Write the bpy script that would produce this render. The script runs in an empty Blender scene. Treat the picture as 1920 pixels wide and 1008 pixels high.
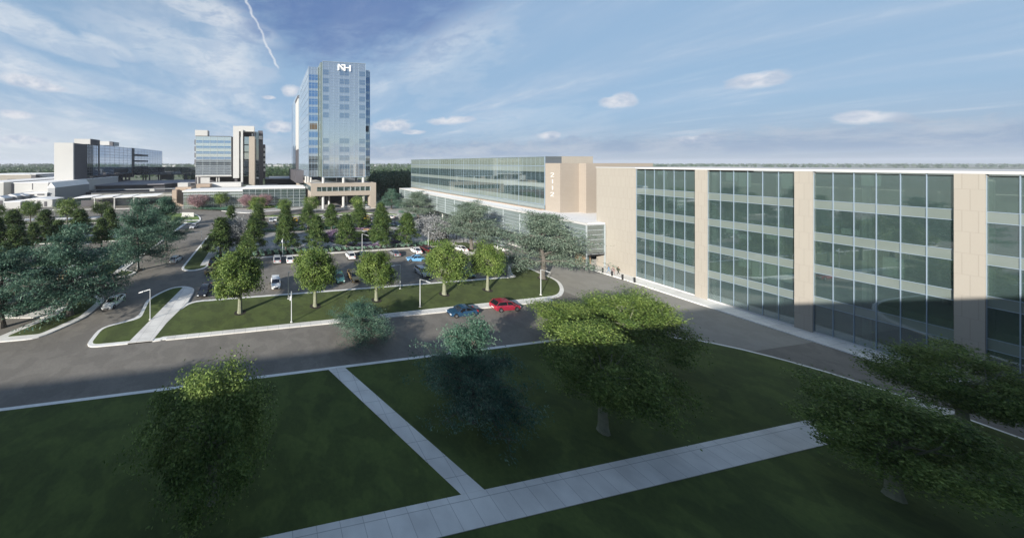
import bpy, math, random
import numpy as np
from mathutils import Vector, Matrix
R = math.radians
C = bpy.context.scene
col = C.collection

# ------------------------------------------------------------------ camera, sky, sun, exposure
# World axes: x runs along the campus grid to the right, y away from the camera. Camera 24.5 m up.
H = 24.5; F = 555.0; CX = 600.0; CY = 306.0; YAW = 10.0
cam_d = bpy.data.cameras.new('camera'); cam = bpy.data.objects.new('camera', cam_d); col.objects.link(cam)
cam.location = (0, 0, H); cam.rotation_euler = (R(90), 0, R(-YAW))
cam_d.sensor_width = 36; cam_d.lens = 36 * F / 1920
cam_d.shift_x = (960 - CX) / 1920; cam_d.shift_y = (CY - 504) / 1920
cam_d.clip_start = 0.5; cam_d.clip_end = 30000
C.camera = cam
C.render.resolution_x = 1024; C.render.resolution_y = 537
C.view_settings.view_transform = 'Standard'; C.view_settings.look = 'None'
C.view_settings.gamma = 1; C.view_settings.exposure = 0.68
C.view_settings.use_curve_mapping = False
C.cycles.max_bounces = 6; C.cycles.diffuse_bounces = 2; C.cycles.glossy_bounces = 3
C.cycles.transmission_bounces = 3; C.cycles.transparent_max_bounces = 12
C.cycles.sample_clamp_indirect = 4

SUN_EL = 17.0; SUN_AZ = 54.0          # light travels towards (sin 54, cos 54)
sd = Vector((math.sin(R(SUN_AZ)) * math.cos(R(SUN_EL)), math.cos(R(SUN_AZ)) * math.cos(R(SUN_EL)), -math.sin(R(SUN_EL))))
sun_d = bpy.data.lights.new('sun', 'SUN'); sun = bpy.data.objects.new('sun', sun_d); col.objects.link(sun)
sun.rotation_euler = sd.to_track_quat('-Z', 'Y').to_euler(); sun.location = (-60, -40, 60)
sun_d.energy = 5.0; sun_d.angle = R(0.5); sun_d.color = (1.0, 0.95, 0.87)

W = bpy.data.worlds.new('World'); C.world = W; W.use_nodes = True
wt = W.node_tree; wt.nodes.clear()
def wn(t, **k):
    n = wt.nodes.new(t)
    for a, b in k.items(): setattr(n, a, b)
    return n
def L(t, a, b): t.links.new(a, b)
def wm(op, a, b=None, c=None, clamp=False):
    n = wn('ShaderNodeMath', operation=op, use_clamp=clamp)
    for i, v in enumerate((a, b, c)):
        if v is None: continue
        if isinstance(v, (int, float)): n.inputs[i].default_value = v
        else: L(wt, v, n.inputs[i])
    return n.outputs[0]
sky = wn('ShaderNodeTexSky', sky_type='NISHITA'); sky.sun_disc = False
sky.sun_elevation = R(SUN_EL); sky.sun_rotation = R(180 + SUN_AZ)
sky.air_density = 1.0; sky.dust_density = 0.2; sky.ozone_density = 1.2
tc = wn('ShaderNodeTexCoord'); sp = wn('ShaderNodeSeparateXYZ'); L(wt, tc.outputs['Generated'], sp.inputs[0])
dx, dy, dz = sp.outputs
hor = wm('SQRT', wm('ADD', wm('MULTIPLY', dx, dx), wm('MULTIPLY', dy, dy)))
az = wm('ARCTAN2', dx, dy);  tel = wm('DIVIDE', dz, hor)       # azimuth, tan(elevation)
den = wm('ADD', wm('MAXIMUM', dz, 0.0), 0.10)
cb = wn('ShaderNodeCombineXYZ'); L(wt, wm('DIVIDE', dx, den), cb.inputs[0]); L(wt, wm('DIVIDE', dy, den), cb.inputs[1])
def wnoise(vec, scale, detail=6, rough=.6, dist=0.0, loc=(0, 0, 0), sc=(1, 1, 1), rot=0):
    m = wn('ShaderNodeMapping'); m.inputs[1].default_value = loc; m.inputs[2].default_value = (0, 0, rot); m.inputs[3].default_value = sc
    L(wt, vec, m.inputs[0]); n = wn('ShaderNodeTexNoise'); L(wt, m.outputs[0], n.inputs['Vector'])
    n.inputs['Scale'].default_value = scale; n.inputs['Detail'].default_value = detail
    n.inputs['Roughness'].default_value = rough; n.inputs['Distortion'].default_value = dist
    return n.outputs['Fac']
def ramp(v, a, b, smooth=True):
    n = wn('ShaderNodeMapRange', interpolation_type='SMOOTHSTEP' if smooth else 'LINEAR')
    L(wt, v, n.inputs[0]); n.inputs[1].default_value = a; n.inputs[2].default_value = b
    return n.outputs[0]
wisp = wnoise(cb.outputs[0], 1.0, 8, .62, .25, (3.1, .7, 0), (1, .42, 1), R(30))
wisp2 = wnoise(cb.outputs[0], 3.6, 7, .6, .2, (.1, 5.3, 0), (1, .35, 1), R(38))
patch = wnoise(cb.outputs[0], .45, 3, .5, .2, (1.7, 2.9, 0))
ab = wn('ShaderNodeCombineXYZ'); L(wt, az, ab.inputs[0]); L(wt, tel, ab.inputs[1])
fine = wnoise(ab.outputs[0], 8.0, 10, .66, .3, sc=(1, 2.4, 1))
fine2 = wnoise(ab.outputs[0], 30.0, 6, .6, .2, sc=(1, 1.4, 1), loc=(4, 2, 0))
def dirn(x, y):
    a = math.atan2((x - CX) / F, 1) + R(YAW)
    return a, ((CY - y) / F) / math.hypot((x - CX) / F, 1)
def blob(x, y, rx, ry, rag=1.2, soft=.7, n=None, tilt=0.0):
    a0, t0 = dirn(x, y); a1, _ = dirn(x + rx, y); _, t1 = dirn(x, y - ry)
    wa = abs(a1 - a0); wt_ = abs(t1 - t0)
    da = wm('SUBTRACT', az, a0); dt = wm('SUBTRACT', tel, t0)
    if tilt: dt = wm('SUBTRACT', dt, wm('MULTIPLY', da, tilt))
    e = wm('ADD', wm('POWER', wm('ABSOLUTE', wm('DIVIDE', da, wa)), 2.0), wm('POWER', wm('ABSOLUTE', wm('DIVIDE', dt, wt_)), 2.0))
    e = wm('ADD', e, wm('MULTIPLY', wm('SUBTRACT', n or fine2, .5), rag * 2))
    return wm('SUBTRACT', 1.0, ramp(e, 1 - soft, 1 + soft * .4))
front = wm('SUBTRACT', 1.0, wm('MULTIPLY', ramp(wm('ABSOLUTE', wm('SUBTRACT', az, R(12))), R(70), R(115)), .85))
# veils of cirrus, denser to the left
left = wm('SUBTRACT', 1.0, ramp(az, R(-45), R(45)))
w_all = wm('MULTIPLY', ramp(wm('ADD', wisp, wm('MULTIPLY', left, .12)), .50, .80), .7)
w_all = wm('MULTIPLY', w_all, ramp(patch, .22, .5))
w_fine = wm('MULTIPLY', ramp(wisp2, .5, .85), .45)
veil = wm('MULTIPLY', wm('ADD', w_all, w_fine, clamp=True), front)
big = None
for (x, y, rx, ry, rag, tilt, k) in [(60, 55, 170, 34, 2.6, -.25, .95), (200, 88, 60, 20, 2.0, -.2, .8), (390, 20, 90, 30, 2.4, -.1, .9), (350, 100, 170, 45, 2.6, -.15, .55),
        (480, 60, 70, 22, 2.4, -.35, .5), (130, 165, 110, 16, 2.2, -.1, .55), (300, 190, 190, 22, 2.4, -.22, .45), (120, 235, 170, 18, 2.2, -.05, .45), (850, 110, 120, 80, 3.0, .3, .35), (1000, 230, 160, 40, 2.6, 0, .3), (640, 60, 90, 40, 2.6, .4, .15)]:
    b = wm('MULTIPLY', blob(x, y, rx, ry, rag * .75, .65, fine, tilt), min(1, k * 1.3))
    big = b if big is None else wm('MAXIMUM', big, b)
# vapour trail
a0, t0 = dirn(446, -30); a1, t1 = dirn(524, 133)
ux, uy = a1 - a0, t1 - t0; ln = math.hypot(ux, uy); ux /= ln; uy /= ln
pa = wm('SUBTRACT', az, a0); pt = wm('SUBTRACT', tel, t0)
along = wm('ADD', wm('MULTIPLY', pa, ux), wm('MULTIPLY', pt, uy))
across = wm('ABSOLUTE', wm('ADD', wm('ADD', wm('MULTIPLY', pa, -uy), wm('MULTIPLY', pt, ux)), wm('MULTIPLY', wm('SUBTRACT', fine, .5), .03)))
tr = wm('MULTIPLY', wm('SUBTRACT', 1.0, ramp(across, .0, .0065)), wm('MULTIPLY', ramp(along, 0, .05), wm('SUBTRACT', 1.0, ramp(along, ln * .93, ln))))
tr = wm('MULTIPLY', tr, ramp(fine2, .05, .42))
cum = None
for (x, y, rx, ry) in [(40, 150, 50, 13), (85, 163, 40, 9), (30, 216, 36, 10), (40, 262, 46, 9), (523, 238, 27, 13), (1160, 190, 40, 16), (1030, 254, 24, 8), (845, 226, 48, 8), (735, 235, 42, 12),
        (775, 248, 22, 5), (505, 183, 13, 4), (545, 170, 18, 12), (1420, 150, 60, 18), (1620, 220, 70, 15), (1300, 262, 50, 9)]:
    b = blob(x, y, rx, ry, 1.5, .7, fine2)
    cum = b if cum is None else wm('MAXIMUM', cum, b)
lowband = wm('MULTIPLY', ramp(tel, .012, .03), wm('SUBTRACT', 1.0, ramp(wm('ADD', tel, wm('MULTIPLY', wm('SUBTRACT', fine2, .5), .09)), .042, .075)))
lowband = wm('MULTIPLY', wm('MULTIPLY', lowband, ramp(az, R(5), R(22))), .75)
dens = wm('MAXIMUM', veil, big)
dens = wm('MULTIPLY', dens, wm('ADD', .35, wm('MULTIPLY', ramp(wisp, .35, .7), .65)))
clear = wm('SUBTRACT', 1.0, wm('MULTIPLY', blob(660, -15, 300, 150, .9, 1.0, fine), .72))
dens = wm('MULTIPLY', dens, clear)
mixf = wm('MAXIMUM', dens, wm('MULTIPLY', tr, .6), clamp=True)
def wmix(f, a, b):
    n = wn('ShaderNodeMix', data_type='RGBA')
    if isinstance(f, float): n.inputs[0].default_value = f
    else: L(wt, f, n.inputs[0])
    for i, v in ((6, a), (7, b)):
        if isinstance(v, tuple): n.inputs[i].default_value = v
        else: L(wt, v, n.inputs[i])
    return n.outputs[2]
SKYK = 0.082
# the physical sky, a touch deeper blue
tint = wn('ShaderNodeMix', data_type='RGBA', blend_type='MULTIPLY'); tint.inputs[0].default_value = 1.0
L(wt, sky.outputs[0], tint.inputs[6]); tint.inputs[7].default_value = (0.86, 0.92, 1.04, 1)
# soft haze towards the horizon: pale at the left, mauve blue at the right
mid_c = (2.35, 3.62, 5.15, 1)
low_c = wmix(ramp(az, R(-30), R(30)), (4.5, 5.1, 5.8, 1), (1.9, 2.6, 3.8, 1))
hz_c = wmix(ramp(wm('ADD', tel, wm('MULTIPLY', ramp(az, R(-40), R(10)), .06)), .03, .20), low_c, mid_c)
hz_f = wm('MULTIPLY', wm('SUBTRACT', 1.0, wm('MULTIPLY', ramp(tel, .22, .75), .55)), wm('MULTIPLY', front, .92))
base_c = wmix(hz_f, tint.outputs[2], hz_c)
deep = wmix(wm('MULTIPLY', wm('SUBTRACT', 1.0, clear), 1.05, clamp=True), base_c, (.72, 1.35, 3.2, 1))
base_c = wmix(wm('MULTIPLY', wm('MULTIPLY', wm('MULTIPLY', ramp(wisp, .34, .62), clear), front), .22), deep, (4.0, 4.7, 5.8, 1))
cl_c = wmix(ramp(fine, .40, .58), (4.6, 5.1, 5.9, 1), (6.7, 6.8, 6.9, 1))
c1 = wmix(wm('MULTIPLY', mixf, .9), base_c, cl_c)
shade = wmix(ramp(fine2, .35, .7), (3.8, 4.4, 5.4, 1), (6.7, 6.6, 6.7, 1))
c1 = wmix(wm('MULTIPLY', tr, .45), c1, (5.8, 6.1, 6.6, 1))
c2 = wmix(wm('MULTIPLY', cum, .85), c1, shade)
c3 = wmix(lowband, c2, wmix(ramp(fine, .40, .62), (2.1, 2.9, 4.2, 1), (3.6, 4.1, 4.9, 1)))
bgn = wn('ShaderNodeBackground'); L(wt, c3, bgn.inputs[0]); bgn.inputs[1].default_value = SKYK
wo = wn('ShaderNodeOutputWorld'); L(wt, bgn.outputs[0], wo.inputs[0])
W.cycles.sampling_method = 'MANUAL'; W.cycles.sample_map_resolution = 512

# ------------------------------------------------------------------ helpers
SN, CS = math.sin(R(YAW)), math.cos(R(YAW))
def at(x, y, h=0.0):
    """ground (or height h) point seen at photo pixel x, y"""
    z = (H - h) * F / (y - CY); X = (x - CX) / F * z
    return (z * SN + X * CS, z * CS - X * SN)
def dep(p): return p[0] * SN + p[1] * CS
def onv(v, x):
    k = (x - CX) / F; z = v / (CS - k * SN); return z * SN + k * z * CS
def onu(u, x):
    k = (x - CX) / F; z = u / (SN + k * CS); return z * CS - k * z * SN
def tag(o, label=None, cat=None, group=None, kind=None):
    if label: o['label'] = label
    if cat: o['category'] = cat
    if group: o['group'] = group
    if kind: o['kind'] = kind
    return o
def empty(name, loc, label, cat, group=None, rz=0.0):
    o = bpy.data.objects.new(name, None); col.objects.link(o); o.empty_display_size = .5
    o.location = (loc[0], loc[1], loc[2] if len(loc) > 2 else 0.0); o.rotation_euler = (0, 0, rz)
    return tag(o, label, cat, group)
class MB:
    def __init__(s): s.v = []; s.f = []; s.m = []
    def add(s, vs, fs, mi=0):
        b = len(s.v); s.v += [tuple(p) for p in vs]; s.f += [tuple(b + i for i in f) for f in fs]; s.m += [mi] * len(fs); return s
    def box(s, x0, x1, y0, y1, z0, z1, mi=0):
        if x0 > x1: x0, x1 = x1, x0
        if y0 > y1: y0, y1 = y1, y0
        if z0 > z1: z0, z1 = z1, z0
        vs = [(x, y, z) for z in (z0, z1) for (x, y) in ((x0, y0), (x1, y0), (x1, y1), (x0, y1))]
        return s.add(vs, [(3, 2, 1, 0), (4, 5, 6, 7), (0, 1, 5, 4), (1, 2, 6, 5), (2, 3, 7, 6), (3, 0, 4, 7)], mi)
    def prism(s, poly, z0, z1, mi=0, zt=None):
        n = len(poly)
        a = sum(poly[i][0] * poly[(i + 1) % n][1] - poly[(i + 1) % n][0] * poly[i][1] for i in range(n))
        if a < 0: poly = poly[::-1]; zt = zt[::-1] if zt else None
        vs = [(p[0], p[1], z0) for p in poly] + [(p[0], p[1], zt[i] if zt else z1) for i, p in enumerate(poly)]
        fs = [tuple(range(n - 1, -1, -1)), tuple(range(n, 2 * n))] + [(i, (i + 1) % n, n + (i + 1) % n, n + i) for i in range(n)]
        return s.add(vs, fs, mi)
    def tube(s, p0, p1, r0, r1=None, n=8, mi=0):
        r1 = r0 if r1 is None else r1
        p0 = Vector(p0); p1 = Vector(p1); d = (p1 - p0)
        if d.length < 1e-6: return s
        d.normalize(); a = d.orthogonal().normalized(); b = d.cross(a)
        vs = []
        for p, r in ((p0, r0), (p1, r1)):
            for i in range(n):
                t = 2 * math.pi * i / n; vs.append(p + (a * math.cos(t) + b * math.sin(t)) * r)
        return s.add(vs, [(i, (i + 1) % n, n + (i + 1) % n, n + i) for i in range(n)] + [tuple(range(n - 1, -1, -1)), tuple(range(n, 2 * n))], mi)
    def build(s, name, mats, parent=None, smooth=False, off=None):
        if not isinstance(mats, (list, tuple)): mats = [mats]
        if off is None:
            off = (0, 0, 0)
            if parent is not None:
                q = parent
                while q.parent: q = q.parent
                off = tuple(q.location)
        me = bpy.data.meshes.new(name)
        me.from_pydata([(p[0] - off[0], p[1] - off[1], p[2] - off[2]) for p in s.v], [], s.f)
        for m in mats: me.materials.append(m)
        if len(mats) > 1: me.polygons.foreach_set('material_index', s.m)
        if smooth: me.polygons.foreach_set('use_smooth', [True] * len(me.polygons))
        me.update()
        o = bpy.data.objects.new(name, me); col.objects.link(o)
        if parent is not None: o.parent = parent
        return o
def local(root):   # parts of a movable thing are modelled around its own origin
    return (0, 0, 0)
def kids(o): return [c for c in bpy.data.objects if c.parent == o]
def copy_tree(root, tree):
    r = root.copy(); col.objects.link(r)
    for (c, subs) in tree:
        k = c.copy(); col.objects.link(k); k.parent = r
        for g in subs:
            q = g.copy(); col.objects.link(q); q.parent = k
    return r
def tree_of(root):
    ch = {}
    for o in bpy.data.objects:
        if o.parent: ch.setdefault(o.parent.name, []).append(o)
    return [(c, ch.get(c.name, [])) for c in ch.get(root.name, [])]

# ------------------------------------------------------------------ materials
def newmat(name):
    m = bpy.data.materials.new(name); m.use_nodes = True; nt = m.node_tree; nt.nodes.clear()
    out = nt.nodes.new('ShaderNodeOutputMaterial'); b = nt.nodes.new('ShaderNodeBsdfPrincipled'); nt.links.new(b.outputs[0], out.inputs[0])
    return m, nt, b, out
def mat(name, c, rough=.6, metal=0.0, ns=None, wear=0, na=.2, c2=None, spec=.5, bump=0, detail=5, objcol=False, obj=False):
    m, nt, b, out = newmat(name)
    b.inputs['Roughness'].default_value = rough; b.inputs['Metallic'].default_value = metal
    b.inputs['Specular IOR Level'].default_value = spec
    c = tuple(c) + (1,)
    if ns:
        g = nt.nodes.new('ShaderNodeNewGeometry'); n = nt.nodes.new('ShaderNodeTexNoise'); n.inputs['Scale'].default_value = ns; n.inputs['Detail'].default_value = detail
        n.inputs['Roughness'].default_value = .65
        if obj:
            t = nt.nodes.new('ShaderNodeTexCoord'); nt.links.new(t.outputs['Object'], n.inputs['Vector'])
        else: nt.links.new(g.outputs['Position'], n.inputs['Vector'])
        mr = nt.nodes.new('ShaderNodeMapRange'); mr.inputs[1].default_value = .3; mr.inputs[2].default_value = .7; nt.links.new(n.outputs['Fac'], mr.inputs[0])
        mx = nt.nodes.new('ShaderNodeMix'); mx.data_type = 'RGBA'
        nt.links.new(mr.outputs[0], mx.inputs[0])
        c2 = tuple(c2) + (1,) if c2 else tuple(v * (1 - na) for v in c[:3]) + (1,)
        mx.inputs[6].default_value = c if c2 is None else c2; mx.inputs[7].default_value = c
        last = mx.outputs[2]
        if wear:      # patches, seams and stains at two smaller scales
            for sc_, lo, hi, amt in ((.45, .46, .54, wear), (3.5, .35, .65, wear * .8)):
                n2 = nt.nodes.new('ShaderNodeTexNoise'); n2.inputs['Scale'].default_value = sc_; n2.inputs['Detail'].default_value = 8; n2.inputs['Distortion'].default_value = .6; nt.links.new(g.outputs['Position'], n2.inputs['Vector'])
                m2 = nt.nodes.new('ShaderNodeMapRange'); m2.inputs[1].default_value = lo; m2.inputs[2].default_value = hi; m2.inputs[3].default_value = 1 - amt; m2.inputs[4].default_value = 1; nt.links.new(n2.outputs['Fac'], m2.inputs[0])
                x2 = nt.nodes.new('ShaderNodeMix'); x2.data_type = 'RGBA'; x2.blend_type = 'MULTIPLY'; x2.inputs[0].default_value = 1; nt.links.new(last, x2.inputs[6]); nt.links.new(m2.outputs[0], x2.inputs[7]); last = x2.outputs[2]
        nt.links.new(last, b.inputs['Base Color'])
        if bump:
            bp = nt.nodes.new('ShaderNodeBump'); bp.inputs['Strength'].default_value = bump; nt.links.new(n.outputs['Fac'], bp.inputs['Height']); nt.links.new(bp.outputs[0], b.inputs['Normal'])
    else: b.inputs['Base Color'].default_value = c
    if objcol:
        oi = nt.nodes.new('ShaderNodeObjectInfo'); nt.links.new(oi.outputs['Color'], b.inputs['Base Color'])
    return m
def leafmat(name, cols, trans=.35, rough=.55, ns=.35):
    m, nt, b, out = newmat(name)
    g = nt.nodes.new('ShaderNodeNewGeometry'); n = nt.nodes.new('ShaderNodeTexNoise'); n.inputs['Scale'].default_value = ns; n.inputs['Detail'].default_value = 5
    nt.links.new(g.outputs['Position'], n.inputs['Vector'])
    wn_ = nt.nodes.new('ShaderNodeTexWhiteNoise'); wn_.noise_dimensions = '1D'
    nt.links.new(g.outputs['Random Per Island'], wn_.inputs['W'])
    ad = nt.nodes.new('ShaderNodeMath'); ad.operation = 'MULTIPLY_ADD'; nt.links.new(wn_.outputs['Value'], ad.inputs[0]); ad.inputs[1].default_value = .5; 
    sub = nt.nodes.new('ShaderNodeMath'); sub.operation = 'MULTIPLY_ADD'; nt.links.new(n.outputs['Fac'], sub.inputs[0]); sub.inputs[1].default_value = 1.1; sub.inputs[2].default_value = -.3
    nt.links.new(sub.outputs[0], ad.inputs[2])
    cr = nt.nodes.new('ShaderNodeValToRGB'); e = cr.color_ramp.elements
    while len(e) < len(cols): e.new(.5)
    for i, c in enumerate(cols): e[i].position = .1 + .8 * i / (len(cols) - 1); e[i].color = tuple(c) + (1,)
    nt.links.new(ad.outputs[0], cr.inputs[0]); nt.links.new(cr.outputs[0], b.inputs['Base Color'])
    b.inputs['Roughness'].default_value = rough; b.inputs['Specular IOR Level'].default_value = .25
    t = nt.nodes.new('ShaderNodeBsdfTranslucent'); nt.links.new(cr.outputs[0], t.inputs[0])
    mx = nt.nodes.new('ShaderNodeMixShader'); mx.inputs[0].default_value = trans
    nt.links.new(b.outputs[0], mx.inputs[1]); nt.links.new(t.outputs[0], mx.inputs[2]); nt.links.new(mx.outputs[0], out.inputs[0])
    return m
def glassmat(name, tint, refl=.5, alpha=0.0, rough=.03, ns=.0, rcol=(.9, .95, 1)):
    """window glass: body colour seen through, mirror on top growing at grazing angles; alpha lets the inside show"""
    m, nt, b, out = newmat(name); nt.nodes.remove(b)
    d = nt.nodes.new('ShaderNodeBsdfDiffuse'); d.inputs[0].default_value = tuple(tint) + (1,)
    g = nt.nodes.new('ShaderNodeBsdfGlossy'); g.inputs['Roughness'].default_value = rough; g.inputs[0].default_value = tuple(rcol) + (1,)
    base = d.outputs[0]
    if alpha > 0:
        tr = nt.nodes.new('ShaderNodeBsdfTransparent'); tr.inputs[0].default_value = (.82, .93, .88, 1)
        mm = nt.nodes.new('ShaderNodeMixShader'); mm.inputs[0].default_value = alpha
        nt.links.new(base, mm.inputs[1]); nt.links.new(tr.outputs[0], mm.inputs[2]); base = mm.outputs[0]
    lw = nt.nodes.new('ShaderNodeLayerWeight'); lw.inputs[0].default_value = .35
    mr = nt.nodes.new('ShaderNodeMapRange'); nt.links.new(lw.outputs['Fresnel'], mr.inputs[0]); mr.inputs[3].default_value = refl; mr.inputs[4].default_value = min(1, refl + .55)
    if ns:
        t = nt.nodes.new('ShaderNodeNewGeometry'); n = nt.nodes.new('ShaderNodeTexNoise'); n.inputs['Scale'].default_value = ns
        nt.links.new(t.outputs['Position'], n.inputs['Vector']); bp = nt.nodes.new('ShaderNodeBump'); bp.inputs['Strength'].default_value = .12; bp.inputs['Distance'].default_value = .2
        nt.links.new(n.outputs['Fac'], bp.inputs['Height']); nt.links.new(bp.outputs[0], g.inputs['Normal'])
    mx = nt.nodes.new('ShaderNodeMixShader'); nt.links.new(mr.outputs[0], mx.inputs[0]); nt.links.new(base, mx.inputs[1]); nt.links.new(g.outputs[0], mx.inputs[2])
    nt.links.new(mx.outputs[0], out.inputs[0])
    return m
def brickmat(name, c1, c2, mortar, scale=1.0, bw=1.2, bh=.4, ms=.02, vertical=False):
    m, nt, b, out = newmat(name)
    g = nt.nodes.new('ShaderNodeNewGeometry'); s_ = nt.nodes.new('ShaderNodeSeparateXYZ'); nt.links.new(g.outputs['Position'], s_.inputs[0])
    ad = nt.nodes.new('ShaderNodeMath'); ad.operation = 'ADD'; nt.links.new(s_.outputs[0], ad.inputs[0]); nt.links.new(s_.outputs[1], ad.inputs[1])
    cb_ = nt.nodes.new('ShaderNodeCombineXYZ'); nt.links.new(ad.outputs[0], cb_.inputs[0]); nt.links.new(s_.outputs[2], cb_.inputs[1])
    br = nt.nodes.new('ShaderNodeTexBrick'); nt.links.new(cb_.outputs[0], br.inputs['Vector'])
    br.inputs['Color1'].default_value = tuple(c1) + (1,); br.inputs['Color2'].default_value = tuple(c2) + (1,); br.inputs['Mortar'].default_value = tuple(mortar) + (1,)
    br.inputs['Scale'].default_value = scale; br.inputs['Brick Width'].default_value = bw; br.inputs['Row Height'].default_value = bh; br.inputs['Mortar Size'].default_value = ms
    nt.links.new(br.outputs[0], b.inputs['Base Color']); b.inputs['Roughness'].default_value = .85
    return m
def pavemat(name, c1, c2, size):
    m, nt, b, out = newmat(name)
    g = nt.nodes.new('ShaderNodeNewGeometry')
    br = nt.nodes.new('ShaderNodeTexBrick'); nt.links.new(g.outputs['Position'], br.inputs['Vector'])
    br.offset = 0.0; br.inputs['Scale'].default_value = 1; br.inputs['Brick Width'].default_value = size; br.inputs['Row Height'].default_value = size; br.inputs['Mortar Size'].default_value = .02
    br.inputs['Color1'].default_value = (1, 1, 1, 1); br.inputs['Color2'].default_value = (.93, .93, .93, 1); br.inputs['Mortar'].default_value = (.55, .55, .55, 1)
    n = nt.nodes.new('ShaderNodeTexNoise'); n.inputs['Scale'].default_value = .5; n.inputs['Detail'].default_value = 9; nt.links.new(g.outputs['Position'], n.inputs['Vector'])
    mr = nt.nodes.new('ShaderNodeMapRange'); mr.inputs[1].default_value = .35; mr.inputs[2].default_value = .65; nt.links.new(n.outputs['Fac'], mr.inputs[0])
    mx = nt.nodes.new('ShaderNodeMix'); mx.data_type = 'RGBA'; nt.links.new(mr.outputs[0], mx.inputs[0]); mx.inputs[6].default_value = tuple(c2) + (1,); mx.inputs[7].default_value = tuple(c1) + (1,)
    mm = nt.nodes.new('ShaderNodeMix'); mm.data_type = 'RGBA'; mm.blend_type = 'MULTIPLY'; mm.inputs[0].default_value = 1
    nt.links.new(mx.outputs[2], mm.inputs[6]); nt.links.new(br.outputs[0], mm.inputs[7]); nt.links.new(mm.outputs[2], b.inputs['Base Color']); b.inputs['Roughness'].default_value = .9
    return m
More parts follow.
